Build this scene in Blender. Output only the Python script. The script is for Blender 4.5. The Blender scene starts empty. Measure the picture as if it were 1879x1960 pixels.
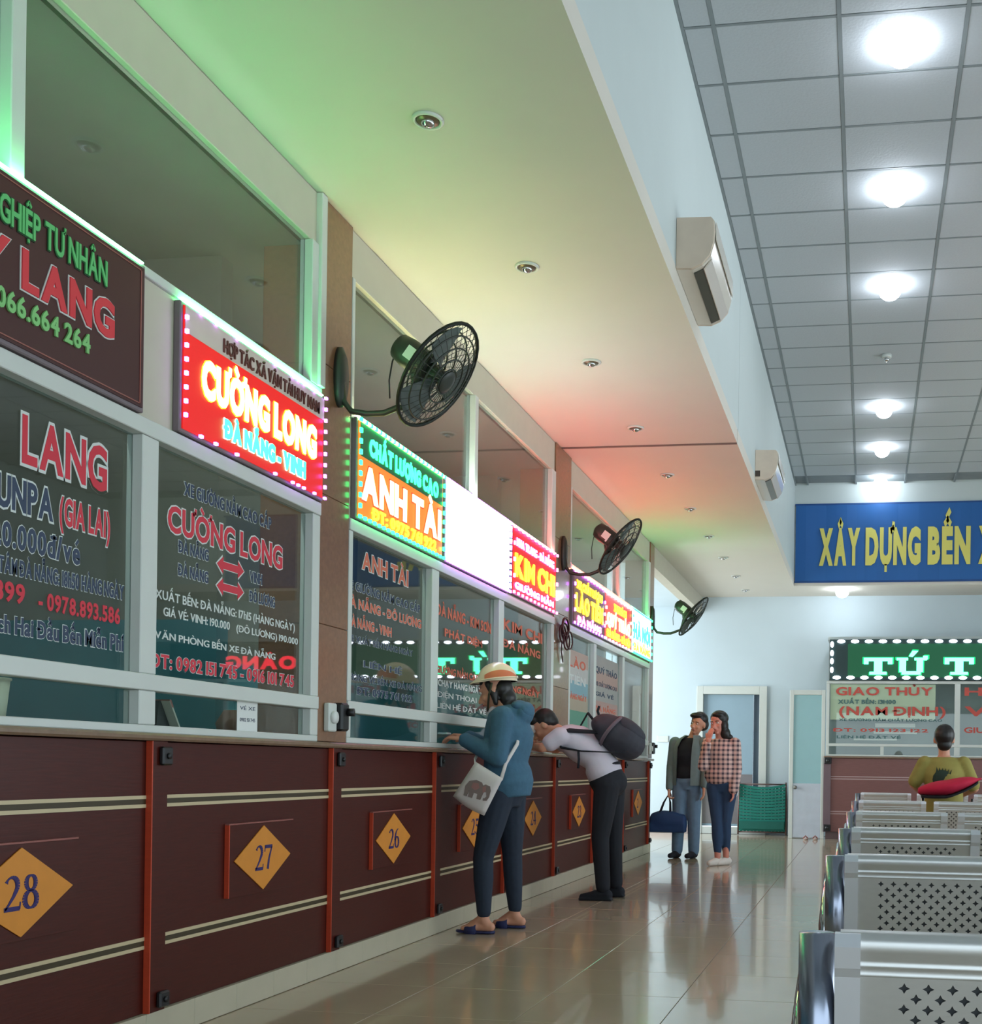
import bpy, math, random
from mathutils import Vector, Matrix
random.seed(7)
PI = math.pi
S = bpy.context.scene
COL = S.collection
# ---------------------------------------------------------------- camera
cam_d = bpy.data.cameras.new('camera'); cam = bpy.data.objects.new('camera', cam_d); COL.objects.link(cam)
F_PX, PPX, PPY = 2150.0, 1344.0, 1469.0
cam_d.sensor_fit = 'VERTICAL'; cam_d.sensor_height = 36.0; cam_d.sensor_width = 36.0 * 1879 / 1960
cam_d.lens = F_PX / 1960 * 36.0
cam_d.shift_x = (939.5 - PPX) / 1960; cam_d.shift_y = (PPY - 980) / 1960
cam_d.clip_start = 0.05
yaw = math.atan(314 / F_PX); roll = 0.014
fw = Vector((-math.sin(yaw), math.cos(yaw), 0)); rt = Vector((math.cos(yaw), math.sin(yaw), 0)); up = Vector((0, 0, 1))
r2 = math.cos(roll) * rt + math.sin(roll) * up; u2 = -math.sin(roll) * rt + math.cos(roll) * up
M = Matrix((r2, u2, -fw)).transposed().to_4x4(); M.translation = Vector((0, 0, 1.05))
cam.matrix_world = M
S.camera = cam
# ---------------------------------------------------------------- world, exposure
S.view_settings.view_transform = 'Standard'; S.view_settings.look = 'None'
S.view_settings.exposure = 0.3; S.view_settings.gamma = 1.0; S.view_settings.use_curve_mapping = False
S.cycles.use_denoising = True
S.cycles.max_bounces = 7; S.cycles.diffuse_bounces = 3; S.cycles.transparent_max_bounces = 16
S.cycles.sample_clamp_indirect = 6.0
w = bpy.data.worlds.new('world'); S.world = w; w.use_nodes = True
bg = w.node_tree.nodes['Background']; bg.inputs[0].default_value = (0.72, 0.86, 0.95, 1); bg.inputs[1].default_value = 2.3
def area(name, loc, rot, sx, sy, power, col):
    ld = bpy.data.lights.new(name, 'AREA'); ld.shape = 'RECTANGLE'; ld.size = sx; ld.size_y = sy; ld.energy = power; ld.color = col
    o = bpy.data.objects.new(name, ld); COL.objects.link(o); o.location = loc; o.rotation_euler = rot; return o
# daylight entering through the open passage behind the far end of the counters, and through the street front on the right
area('daylight_passage', (-5.6, 15.6, 1.9), (0, math.radians(-90), 0), 3.2, 3.6, 230, (0.86, 0.95, 1.0))
area('daylight_street', (6.9, 9.5, 2.0), (0, math.radians(90), 0), 3.0, 6.0, 95, (0.88, 0.96, 1.0))

# ---------------------------------------------------------------- materials
def lin(c):
    return tuple(((v / 255) / 12.92 if v / 255 <= 0.04045 else ((v / 255 + 0.055) / 1.055) ** 2.4) for v in c)
_m = {}
def mat(name, rgb=(200, 200, 200), rough=0.6, metal=0.0, var=0.12, scale=8.0, stretch=(1, 1, 1), emit=0.0, bump=0.0, spec=0.5, coat=0.0):
    if name in _m: return _m[name]
    m = bpy.data.materials.new(name); m.use_nodes = True; nt = m.node_tree; N = nt.nodes; L = nt.links
    b = N['Principled BSDF']; c = lin(rgb)
    b.inputs['Base Color'].default_value = (*c, 1); b.inputs['Roughness'].default_value = rough; b.inputs['Metallic'].default_value = metal
    b.inputs['Specular IOR Level'].default_value = spec; b.inputs['Coat Weight'].default_value = coat
    if emit > 0:
        b.inputs['Emission Color'].default_value = (*c, 1); b.inputs['Emission Strength'].default_value = emit
        b.inputs['Base Color'].default_value = (*[v * 0.3 for v in c], 1)
    if var > 0 or bump > 0:
        tc = N.new('ShaderNodeTexCoord'); mp = N.new('ShaderNodeMapping'); no = N.new('ShaderNodeTexNoise')
        mp.inputs['Scale'].default_value = stretch; no.inputs['Scale'].default_value = scale; no.inputs['Detail'].default_value = 4
        L.new(tc.outputs['Object'], mp.inputs[0]); L.new(mp.outputs[0], no.inputs['Vector'])
        if var > 0 and emit == 0:
            mx = N.new('ShaderNodeMix'); mx.data_type = 'RGBA'
            mx.inputs[6].default_value = (*[v * (1 - var) for v in c], 1); mx.inputs[7].default_value = (*[min(1, v * (1 + var)) for v in c], 1)
            L.new(no.outputs[0], mx.inputs[0]); L.new(mx.outputs[2], b.inputs['Base Color'])
        if bump > 0:
            bp = N.new('ShaderNodeBump'); bp.inputs['Strength'].default_value = bump; bp.inputs['Distance'].default_value = 0.01
            L.new(no.outputs[0], bp.inputs['Height']); L.new(bp.outputs[0], b.inputs['Normal'])
    _m[name] = m; return m
def checks(name, c1, c2, size, rough=0.8, c3=None):
    m = bpy.data.materials.new(name); m.use_nodes = True; N = m.node_tree.nodes; L = m.node_tree.links; b = N['Principled BSDF']
    tc = N.new('ShaderNodeTexCoord'); sp = N.new('ShaderNodeSeparateXYZ'); L.new(tc.outputs['Object'], sp.inputs[0])
    fac = []
    for ax in (0, 2):
        mu = N.new('ShaderNodeMath'); mu.operation = 'MULTIPLY'; mu.inputs[1].default_value = 1 / size; L.new(sp.outputs[ax], mu.inputs[0])
        fr = N.new('ShaderNodeMath'); fr.operation = 'FRACT'; L.new(mu.outputs[0], fr.inputs[0])
        gt = N.new('ShaderNodeMath'); gt.operation = 'GREATER_THAN'; gt.inputs[1].default_value = 0.55; L.new(fr.outputs[0], gt.inputs[0]); fac.append(gt)
    ad = N.new('ShaderNodeMath'); ad.operation = 'ADD'; L.new(fac[0].outputs[0], ad.inputs[0]); L.new(fac[1].outputs[0], ad.inputs[1])
    hf = N.new('ShaderNodeMath'); hf.operation = 'MULTIPLY'; hf.inputs[1].default_value = 0.5; L.new(ad.outputs[0], hf.inputs[0])
    mx = N.new('ShaderNodeMix'); mx.data_type = 'RGBA'; mx.inputs[6].default_value = (*lin(c1), 1); mx.inputs[7].default_value = (*lin(c2), 1)
    L.new(hf.outputs[0], mx.inputs[0]); L.new(mx.outputs[2], b.inputs['Base Color']); b.inputs['Roughness'].default_value = rough
    return m
def glass_mat(name, tint, refl=1.0):
    m = bpy.data.materials.new(name); m.use_nodes = True; N = m.node_tree.nodes; L = m.node_tree.links
    N.remove(N['Principled BSDF']); out = N['Material Output']
    t = N.new('ShaderNodeBsdfTransparent'); t.inputs[0].default_value = (*tint, 1)
    g = N.new('ShaderNodeBsdfGlossy'); g.inputs['Roughness'].default_value = 0.015; g.inputs[0].default_value = (refl, refl, refl, 1)
    fr = N.new('ShaderNodeFresnel'); ge = N.new('ShaderNodeNewGeometry'); mr = N.new('ShaderNodeMapRange'); mr.inputs['To Min'].default_value = 1.45; mr.inputs['To Max'].default_value = 1 / 1.45
    L.new(ge.outputs['Backfacing'], mr.inputs['Value']); L.new(mr.outputs[0], fr.inputs[0])
    mx = N.new('ShaderNodeMixShader'); L.new(fr.outputs[0], mx.inputs[0]); L.new(t.outputs[0], mx.inputs[1]); L.new(g.outputs[0], mx.inputs[2]); L.new(mx.outputs[0], out.inputs[0])
    return m
GLASS = glass_mat('window_glass', (0.88, 0.93, 0.92))
GLASS_FROST = mat('frosted_glass', (150, 188, 192), 0.25, 0, 0.04)
WHITE_AL = mat('white_aluminium', (206, 210, 204), 0.35, 0, 0.04)
CREAM = mat('cream_paint', (196, 190, 172), 0.7, 0, 0.05)
WALLBLUE = mat('pale_blue_paint', (196, 210, 216), 0.75, 0, 0.04, 3)
SOFFIT = mat('soffit_paint', (214, 208, 196), 0.75, 0, 0.03, 3)
BEAMP = mat('beam_paint', (196, 206, 204), 0.7, 0, 0.03, 3)
TILE_C = mat('ceiling_tile_board', (186, 192, 196), 0.85, 0, 0.06, 60, bump=0.15)
GRIDM = mat('ceiling_grid_metal', (134, 142, 144), 0.6)
FLOORM = mat('polished_floor_tile', (186, 168, 144), 0.13, 0, 0.10, 3.5, coat=0.3)
GROUT = mat('floor_grout', (118, 112, 102), 0.5)
PLINTHM = mat('cream_plinth_tile', (190, 182, 160), 0.25, 0, 0.08, 6)
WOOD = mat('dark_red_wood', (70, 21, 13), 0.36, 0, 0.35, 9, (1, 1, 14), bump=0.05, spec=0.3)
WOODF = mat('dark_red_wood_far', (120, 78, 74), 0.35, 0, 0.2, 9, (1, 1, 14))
WOODO = mat('orange_red_edge', (188, 66, 38), 0.4, 0, 0.12, 9, (1, 1, 8))
STRIPE = mat('cream_inlay', (200, 182, 146), 0.4, 0, 0.05)
OLIVE = mat('olive_inlay', (58, 46, 20), 0.5)
LEDGE = mat('brown_stone_ledge', (128, 104, 84), 0.25, 0, 0.2, 30)
STONE = mat('brown_granite', (134, 96, 70), 0.22, 0, 0.25, 45, coat=0.2)
ORANGE = mat('orange_board', (214, 136, 44), 0.5, 0, 0.08, 20)
NAVYP = mat('navy_paint', (38, 24, 96), 0.5)
BLACKM = mat('black_plastic', (26, 26, 28), 0.4)
DARKM = mat('fan_grey_green_plastic', (46, 52, 46), 0.45)
FANB = mat('fan_blade_plastic', (88, 98, 94), 0.4)
STEEL = mat('brushed_steel', (206, 206, 204), 0.38, 0.7, 0.05, 40, (1, 8, 1))
STEELS = mat('satin_steel_edge', (226, 228, 234), 0.45, 0.6, 0.02)
CHROME = mat('chrome', (210, 212, 214), 0.09, 1.0, 0.0)
ACW = mat('aircon_plastic', (222, 214, 200), 0.22, 0, 0.03, coat=0.5)
TEAL = mat('teal_interior_paint', (58, 122, 132), 0.7, 0, 0.1)
GREYI = mat('grey_interior_paint', (120, 118, 108), 0.8, 0, 0.1)
PAPER = mat('white_paper', (222, 224, 220), 0.8, 0, 0.02)
SKIN = mat('skin', (206, 146, 118), 0.5, 0, 0.06)
SKINP = mat('skin_flushed', (214, 142, 124), 0.5, 0, 0.06)
HAIR = mat('black_hair', (26, 22, 20), 0.45, 0, 0.3, 60)
DENIM = mat('blue_denim_jacket', (62, 100, 124), 0.85, 0, 0.18, 30, bump=0.3)
JEAND = mat('dark_navy_jeans', (34, 44, 60), 0.85, 0, 0.2, 40)
JEANB = mat('washed_blue_jeans', (104, 132, 158), 0.85, 0, 0.2, 18)
JEANS2 = mat('dark_blue_skinny_jeans', (40, 66, 98), 0.85, 0, 0.2, 18)
BLACKC = mat('black_cloth', (22, 25, 34), 0.85, 0, 0.2, 30)
WHITEC = mat('white_cloth', (206, 198, 210), 0.85, 0, 0.05, 14, bump=0.2)
GREYC = mat('grey_green_cloth', (112, 128, 128), 0.85, 0, 0.12, 20)
MUSTARD = mat('mustard_cloth', (150, 140, 72), 0.85, 0, 0.12, 20)
REDC = mat('crimson_cloth', (196, 22, 62), 0.8, 0, 0.1, 12)
NAVYB = mat('navy_bag_cloth', (24, 58, 104), 0.7, 0, 0.12, 12)
PACK = mat('charcoal_backpack_cloth', (52, 52, 62), 0.75, 0, 0.15, 30)
PACK2 = mat('grey_mauve_webbing', (104, 90, 100), 0.8)
HELM = mat('cream_helmet_shell', (238, 222, 190), 0.3, 0, 0.02, coat=0.3)
HELMO = mat('orange_helmet_band', (222, 124, 88), 0.35)
SHOEW = mat('white_sneaker', (224, 218, 210), 0.7)
SLIP = mat('navy_slipper', (34, 38, 84), 0.7)
PLAID = checks('plaid_cloth', (226, 190, 180), (74, 62, 74), 0.05)
REDT = mat('red_lettering', (206, 44, 62), 0.6, 0, 0)
WHT = mat('white_lettering', (206, 212, 208), 0.6, 0, 0)
NAVT = mat('navy_lettering', (42, 58, 84), 0.6, 0, 0)
ORT = mat('orange_lettering', (206, 104, 78), 0.6, 0, 0)
GRT = mat('green_lettering', (96, 190, 112), 0.6, 0, 0)
MAROON = mat('maroon_sign_film', (70, 34, 32), 0.35, 0, 0.1, 2)
BLUEB = mat('blue_banner_cloth', (26, 92, 158), 0.6, 0, 0.08, 2)
YELT = mat('yellow_lettering', (216, 208, 106), 0.6, 0, 0)
GREENW = mat('green_woven_strap', (12, 118, 104), 0.6, 0, 0.15, 30)
REDBR = mat('pink_brown_film', (150, 90, 80), 0.5)
def emi(name, rgb, st): return mat(name, rgb, 0.4, 0, 0, emit=st)
E_WHITE = emi('led_white', (236, 240, 255), 9); E_RED = emi('led_red', (255, 40, 30), 2.2); E_YEL = emi('led_yellow', (255, 190, 30), 6)
E_WARM = emi('led_warm', (255, 214, 140), 5); E_GREEN = emi('led_green', (40, 255, 130), 6); E_CYAN = emi('led_cyan', (130, 255, 235), 7)
E_VIO = emi('led_violet', (200, 110, 255), 6); E_PINK = emi('led_pink', (255, 110, 200), 7); E_LAMP = emi('ceiling_lamp_glow', (235, 244, 255), 34)
OFFT = emi('hidden_fill_glow', (225, 240, 235), 34)  # glow of the added fill tubes inside the offices
E_TUBE = emi('tube_glow', (225, 240, 250), 9)
P_RED = emi('lit_red_panel', (226, 26, 24), 0.75); P_GREEN = emi('lit_green_panel', (20, 110, 70), 0.35); P_WHITE = emi('lit_white_panel', (235, 255, 250), 2.6); P_PINK = emi('lit_pink_panel', (232, 60, 60), 0.8)
P_YG = emi('lit_orange_panel', (236, 132, 44), 0.85)

# ---------------------------------------------------------------- mesh helpers
class MB:
    def __init__(s): s.v = []; s.f = []; s.mi = []; s.sm = []; s.k = 0; s.smooth = False
    def add(s, vs, fs):
        o = len(s.v); s.v += [Vector(p) for p in vs]
        for f in fs: s.f.append([o + i for i in f]); s.mi.append(s.k); s.sm.append(s.smooth)
        return s
    def box(s, x0, x1, y0, y1, z0, z1):
        v = [(x, y, z) for x in (x0, x1) for y in (y0, y1) for z in (z0, z1)]
        return s.add(v, [(0, 1, 3, 2), (4, 6, 7, 5), (0, 4, 5, 1), (2, 3, 7, 6), (0, 2, 6, 4), (1, 5, 7, 3)])
    def bevbox(s, x0, x1, y0, y1, z0, z1, b=0.004):
        # box with chamfered edges: 24 vertices
        vs = []; idx = {}
        for sx in (0, 1):
            for sy in (0, 1):
                for sz in (0, 1):
                    X = (x0, x1)[sx]; Y = (y0, y1)[sy]; Z = (z0, z1)[sz]; dx = b if sx == 0 else -b; dy = b if sy == 0 else -b; dz = b if sz == 0 else -b
                    for ax, p in enumerate(((X, Y + dy, Z + dz), (X + dx, Y, Z + dz), (X + dx, Y + dy, Z))):
                        idx[(sx, sy, sz, ax)] = len(vs); vs.append(p)
        I = idx; fs = []
        for a in (0, 1):
            fs.append([I[(a, 0, 0, 0)], I[(a, 1, 0, 0)], I[(a, 1, 1, 0)], I[(a, 0, 1, 0)]][::(-1 if a == 0 else 1)])
            fs.append([I[(0, a, 0, 1)], I[(1, a, 0, 1)], I[(1, a, 1, 1)], I[(0, a, 1, 1)]][::(1 if a == 0 else -1)])
            fs.append([I[(0, 0, a, 2)], I[(1, 0, a, 2)], I[(1, 1, a, 2)], I[(0, 1, a, 2)]][::(-1 if a == 0 else 1)])
        for a in (0, 1):
            for c in (0, 1):
                fs.append([I[(a, c, 0, 0)], I[(a, c, 1, 0)], I[(a, c, 1, 1)], I[(a, c, 0, 1)]])
                fs.append([I[(a, 0, c, 0)], I[(a, 1, c, 0)], I[(a, 1, c, 2)], I[(a, 0, c, 2)]])
                fs.append([I[(0, a, c, 1)], I[(1, a, c, 1)], I[(1, a, c, 2)], I[(0, a, c, 2)]])
                for e in (0, 1): fs.append([I[(a, c, e, 0)], I[(a, c, e, 1)], I[(a, c, e, 2)]])
        return s.add(vs, fs)
    def quad(s, a, b, c, d): return s.add([a, b, c, d], [(0, 1, 2, 3)])
    def tube(s, pts, r, n=10, cap=True, flat=1.0):
        pts = [Vector(p) for p in pts]; rr = r if isinstance(r, (list, tuple)) else [r] * len(pts)
        old = s.smooth; s.smooth = True; vs = []; fs = []; u = None
        for i, p in enumerate(pts):
            t = (pts[min(i + 1, len(pts) - 1)] - pts[max(i - 1, 0)]).normalized()
            if u is None:
                u = t.orthogonal().normalized()
            u = (u - t * u.dot(t)).normalized(); v = t.cross(u)
            for k in range(n):
                a = 2 * PI * k / n; vs.append(p + (u * math.cos(a) + v * math.sin(a) * flat) * rr[i])
        m = len(pts)
        for i in range(m - 1):
            for k in range(n): fs.append((i * n + k, i * n + (k + 1) % n, (i + 1) * n + (k + 1) % n, (i + 1) * n + k))
        if cap: fs.append(tuple(range(n))[::-1]); fs.append(tuple((m - 1) * n + k for k in range(n)))
        s.add(vs, fs); s.smooth = old; return s
    def cyl(s, p0, p1, r0, r1=None, n=20): return s.tube([p0, p1], [r0, r0 if r1 is None else r1], n)
    def ell(s, c, rx, ry, rz, nu=14, nv=9, R=None):
        c = Vector(c); vs = []; fs = []; old = s.smooth; s.smooth = True
        for j in range(nv + 1):
            th = PI * j / nv
            for i in range(nu):
                a = 2 * PI * i / nu; p = Vector((rx * math.sin(th) * math.cos(a), ry * math.sin(th) * math.sin(a), rz * math.cos(th)))
                if R is not None: p = R @ p
                vs.append(c + p)
        for j in range(nv):
            for i in range(nu): fs.append((j * nu + i, (j + 1) * nu + i, (j + 1) * nu + (i + 1) % nu, j * nu + (i + 1) % nu))
        s.add(vs, fs); s.smooth = old; return s
    def cap2(s, p0, p1, r0, r1, n=12):   # tapered capsule
        s.ell(p0, r0, r0, r0, n, 8); s.ell(p1, r1, r1, r1, n, 8); return s.tube([p0, p1], [r0, r1], n)
    def chain(s, pts, rs):
        for i in range(len(pts) - 1): s.cap2(pts[i], pts[i + 1], rs[i], rs[i + 1])
        return s
    def loft(s, rings, n=20, cap=True):  # rings: (center, U, V) half-axis vectors
        vs = []; fs = []; old = s.smooth; s.smooth = True
        for c, U, V in rings:
            for k in range(n):
                a = 2 * PI * k / n; vs.append(Vector(c) + Vector(U) * math.cos(a) + Vector(V) * math.sin(a))
        m = len(rings)
        for i in range(m - 1):
            for k in range(n): fs.append((i * n + k, i * n + (k + 1) % n, (i + 1) * n + (k + 1) % n, (i + 1) * n + k))
        if cap: fs.append(tuple(range(n))[::-1]); fs.append(tuple((m - 1) * n + k for k in range(n)))
        s.add(vs, fs); s.smooth = old; return s
    def prism(s, poly, O, U, V, W, d0, d1):   # polygon in U,V plane extruded along W
        O, U, V, W = Vector(O), Vector(U), Vector(V), Vector(W); n = len(poly)
        vs = [O + U * a + V * b + W * d0 for a, b in poly] + [O + U * a + V * b + W * d1 for a, b in poly]
        fs = [tuple(range(n))[::-1], tuple(range(n, 2 * n))] + [(i, (i + 1) % n, n + (i + 1) % n, n + i) for i in range(n)]
        return s.add(vs, fs)
def absloc(o):
    p = Vector((0, 0, 0))
    while o is not None: p = p + o.location; o = o.parent
    return p
def obj(name, mb, mats, parent=None, loc=None, local=False):
    me = bpy.data.meshes.new(name)
    off = Vector((0, 0, 0)) if (parent is None or local) else absloc(parent)
    if loc is not None: off = off + Vector(loc)
    me.from_pydata([tuple(v - off) for v in mb.v], [], mb.f)
    for m in (mats if isinstance(mats, (list, tuple)) else [mats]): me.materials.append(m)
    me.polygons.foreach_set('material_index', mb.mi); me.polygons.foreach_set('use_smooth', mb.sm)
    me.update(); me.validate()
    o = bpy.data.objects.new(name, me); COL.objects.link(o)
    if parent is not None: o.parent = parent
    if loc is not None: o.location = Vector(loc)
    return o
def thing(name, label, cat, loc=(0, 0, 0), group=None, rz=0):
    o = bpy.data.objects.new(name, None); COL.objects.link(o); o.location = loc; o.rotation_euler = (0, 0, rz); o.empty_display_size = 0.1
    o['label'] = label; o['category'] = cat
    if group: o['group'] = group
    return o
def tag(o, label, cat, group=None):
    o['label'] = label; o['category'] = cat
    if group: o['group'] = group
    return o
def struct(o, label=None):
    o['kind'] = 'structure'
    if label: o['label'] = label
    return o
def sroot(name, loc=(0, 0, 0), label=None):
    o = bpy.data.objects.new(name, None); COL.objects.link(o); o.location = loc; return struct(o, label)
def share(name, me, parent, loc, rot=(0, 0, 0)):
    o = bpy.data.objects.new(name, me); COL.objects.link(o); o.parent = parent; o.location = Vector(loc) - absloc(parent); o.rotation_euler = rot; return o
def dup(root, loc, label, group=None, rz=None):
    r = root.copy(); COL.objects.link(r); r.location = loc; r['label'] = label
    if rz is not None: r.rotation_euler = (0, 0, rz)
    if group: r['group'] = group
    for ch in list(root.children):
        c = ch.copy(); COL.objects.link(c); c.parent = r
        for g in list(ch.children):
            d = g.copy(); COL.objects.link(d); d.parent = c
    return r
# text ------------------------------------------------------------
_tc = {}
import unicodedata
def char_mesh(ch, bold):
    key = (ch, bold)
    if key in _tc: return _tc[key]
    cu = bpy.data.curves.new('t', 'FONT'); cu.body = ch; cu.size = 1.0; cu.offset = bold; cu.extrude = 0.01; cu.resolution_u = 3
    o = bpy.data.objects.new('t', cu); COL.objects.link(o); dg = bpy.context.evaluated_depsgraph_get()
    me = bpy.data.meshes.new_from_object(o.evaluated_get(dg)); vs = [v.co.copy() for v in me.vertices]; fs = [list(p.vertices) for p in me.polygons]
    bpy.data.objects.remove(o); bpy.data.curves.remove(cu); bpy.data.meshes.remove(me)
    _tc[key] = (vs, fs); return vs, fs
def bar2(vs, fs, pts, t):
    for (x0, y0), (x1, y1) in zip(pts[:-1], pts[1:]):
        dx, dy_ = x1 - x0, y1 - y0; l = math.hypot(dx, dy_) or 1; nx, ny = -dy_ / l * t, dx / l * t; ex, ey = dx / l * t * 0.6, dy_ / l * t * 0.6; o = len(vs)
        q = [(x0 + nx - ex, y0 + ny - ey), (x0 - nx - ex, y0 - ny - ey), (x1 - nx + ex, y1 - ny + ey), (x1 + nx + ex, y1 + ny + ey)]
        vs += [Vector((a, b_, -0.01)) for a, b_ in q] + [Vector((a, b_, 0.01)) for a, b_ in q]
        fs += [[o + 3, o + 2, o + 1, o], [o + 4, o + 5, o + 6, o + 7]] + [[o + k, o + (k + 1) % 4, o + 4 + (k + 1) % 4, o + 4 + k] for k in range(4)]
def glyph_mesh(txt, bold, base):
    """own letter-by-letter setting with drawn Vietnamese marks; advance is taken at the base weight"""
    V_, F_ = [], []; x = 0.0
    for ch in txt:
        if ch == ' ': x += 0.26; continue
        dec = unicodedata.normalize('NFD', ch); c0 = {'\u0110': 'D', '\u0111': 'd'}.get(dec[0], dec[0]); marks = dec[1:]
        vb, _ = char_mesh(c0, min(base, 0.012) if c0 in 'MW' else base); a0 = min(v.x for v in vb); a1 = max(v.x for v in vb)
        vs, fs = char_mesh(c0, min(bold, 0.012) if c0 in 'MW' and bold == base else bold); o = len(V_); V_ += [Vector((v.x - a0 + x, v.y, v.z)) for v in vs]; F_ += [[o + i for i in f] for f in fs]
        w_ = a1 - a0; cx = x + w_ / 2; t_ = 0.028 + bold * 0.7; top = 0.80 if c0.isupper() else 0.62; dv = top
        if ch in '\u0110': bar2(V_, F_, [(x - 0.05, 0.36), (x + w_ * 0.45, 0.36)], t_)
        if ch in '\u0111': bar2(V_, F_, [(x + w_ * 0.45, 0.62), (x + w_ + 0.05, 0.62)], t_)
        for m_ in marks:
            n_ = ord(m_)
            if n_ == 0x31B: bar2(V_, F_, [(x + w_ * 0.92, top - 0.13), (x + w_ + 0.06, top - 0.08), (x + w_ + 0.07, top + 0.02)], t_)
            elif n_ == 0x302: bar2(V_, F_, [(cx - 0.12, dv), (cx, dv + 0.09), (cx + 0.12, dv)], t_); dv += 0.15
            elif n_ == 0x306: bar2(V_, F_, [(cx - 0.11, dv + 0.08), (cx - 0.05, dv), (cx + 0.05, dv), (cx + 0.11, dv + 0.08)], t_); dv += 0.15
            elif n_ == 0x301: bar2(V_, F_, [(cx - 0.03, dv), (cx + 0.09, dv + 0.11)], t_)
            elif n_ == 0x300: bar2(V_, F_, [(cx + 0.03, dv), (cx - 0.09, dv + 0.11)], t_)
            elif n_ == 0x309: bar2(V_, F_, [(cx, dv - 0.01), (cx + 0.06, dv + 0.06), (cx, dv + 0.12), (cx - 0.05, dv + 0.10)], t_)
            elif n_ == 0x303: bar2(V_, F_, [(cx - 0.12, dv), (cx - 0.04, dv + 0.07), (cx + 0.04, dv + 0.01), (cx + 0.12, dv + 0.08)], t_)
            elif n_ == 0x323: bar2(V_, F_, [(cx - 0.02, -0.12), (cx + 0.02, -0.12)], t_ * 1.2)
        x += w_ + 0.075
    return V_, F_, x - 0.075
def add_text(mb, txt, O, U, V, W, width, cap, bold=0.02, depth=0.002, slant=0.0, lift=0.0, outline=None, k=0, ko=1, uniform=False):
    """cap = cap height in metres; text starts at O, runs along U, stands along V, faces W"""
    O, U, V, W = Vector(O), Vector(U), Vector(V), Vector(W)
    vs, fs, wd = glyph_mesh(txt, bold, bold)
    sx = width / wd; sy = cap / 0.72
    def put(vs, d, off): return [O + U * (v.x * sx) + V * (v.y * sy) + W * (off + (v.z + 0.01) / 0.02 * d) for v in vs]
    mb.k = k; mb.add(put(vs, depth, lift), fs)
    if outline:
        vo, fo, _w = glyph_mesh(txt, bold + outline, bold); mb.k = ko; mb.add(put(vo, depth * 0.5, lift - depth * 0.2), fo)
    mb.k = 0
# remeshed organic surface -----------------------------------------
def organic(name, mb, m, parent, voxel=0.01, smooth=4):
    me = bpy.data.meshes.new(name); me.from_pydata([tuple(v) for v in mb.v], [], mb.f); me.update()
    o = bpy.data.objects.new('tmp', me); COL.objects.link(o)
    r = o.modifiers.new('r', 'REMESH'); r.mode = 'VOXEL'; r.voxel_size = voxel; r.use_smooth_shade = True
    s = o.modifiers.new('s', 'SMOOTH'); s.factor = 0.5; s.iterations = smooth
    dg = bpy.context.evaluated_depsgraph_get(); nm = bpy.data.meshes.new_from_object(o.evaluated_get(dg))
    bpy.data.objects.remove(o)
    nm.transform(Matrix.Translation(-absloc(parent))); nm.name = name; nm.materials.clear()
    for x in (m if isinstance(m, (list, tuple)) else [m]): nm.materials.append(x)
    nm.polygons.foreach_set('use_smooth', [True] * len(nm.polygons))
    n = bpy.data.objects.new(name, nm); COL.objects.link(n); n.parent = parent
    return n

# ================================================================ SETTING
WX = -2.63; YF = 17.75; BX = -1.11; HS = 3.77; HC = 5.27; YB = 16.75; XR = 7.0; Y0 = -3.0
# floor: grout bed plus individual tiles
fb = MB(); fb.box(-6.2, XR, Y0, YF + 0.3, -0.2, -0.004); floor = struct(obj('floor', fb, GROUT))
t = MB(); t.bevbox(0.0015, 0.5985, 0.0015, 0.5985, -0.012, 0.0, 0.0012); proto = obj('floor_tile', t, FLOORM, floor); tile_me = proto.data
bpy.data.objects.remove(proto)
for i in range(-3, 2):
    for j in range(3, 29):
        share('floor_tile', tile_me, floor, (-0.82 + i * 0.6 - 0.6, 0.25 + j * 0.6, 0))
t = MB()
def rest(x0, x1, y0, y1): t.box(x0, x1, y0, y1, -0.012, -0.0005)
gx = -0.82 - 4 * 0.6; gx1 = gx + 5 * 0.6; gy = 0.25 + 3 * 0.6; gy1 = 0.25 + 29 * 0.6
xs = [gx + 0.6 * i for i in range(-5, 19)]; ys = [gy + 0.6 * j for j in range(-9, 26)]
for a in xs:
    for b_ in ys:
        if gx - 0.01 < a < gx1 - 0.01 and gy - 0.01 < b_ < gy1 - 0.01: continue
        t.box(a + 0.0015, a + 0.5985, b_ + 0.0015, b_ + 0.5985, -0.012, -0.0003)
so = obj('outer_floor_tiles', t, FLOORM, floor); so['kind'] = 'stuff'
# left soffit, beam, hall ceiling
b = MB(); b.box(WX - 2.4, BX, Y0, 9.34, HS, HS + 0.12); b.box(WX - 2.4, BX, 9.36, YF, HS, HS + 0.12); b.box(BX, XR, YB, YF, HS, HS + 0.12)
ceil_low = struct(obj('ceiling_low', b, SOFFIT), 'smooth painted low ceiling over the ticket counters')
b = MB(); b.box(WX - 0.02, BX - 0.001, 9.325, 9.36, HS - 0.006, HS + 0.05); struct(obj('trim_1', b, mat('joint_grey', (112, 96, 92), 0.7)), 'dark joint strip across the low ceiling')
b = MB(); b.box(BX - 0.12, BX, Y0, 9.415, HS + 0.12, HC + 0.1); b.box(BX - 0.12, BX, 9.425, YB, HS + 0.12, HC + 0.1); b.box(BX - 0.1, BX - 0.02, 9.4, 9.44, HS + 0.1, HC)
struct(obj('wall_beam', b, BEAMP), 'pale blue beam face between low and high ceiling')
b = MB(); b.box(BX - 0.12, XR, YB, YB + 0.12, HS + 0.121, HC + 0.1); struct(obj('wall_banner_beam', b, BEAMP), 'pale beam face behind the blue banner')
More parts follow.
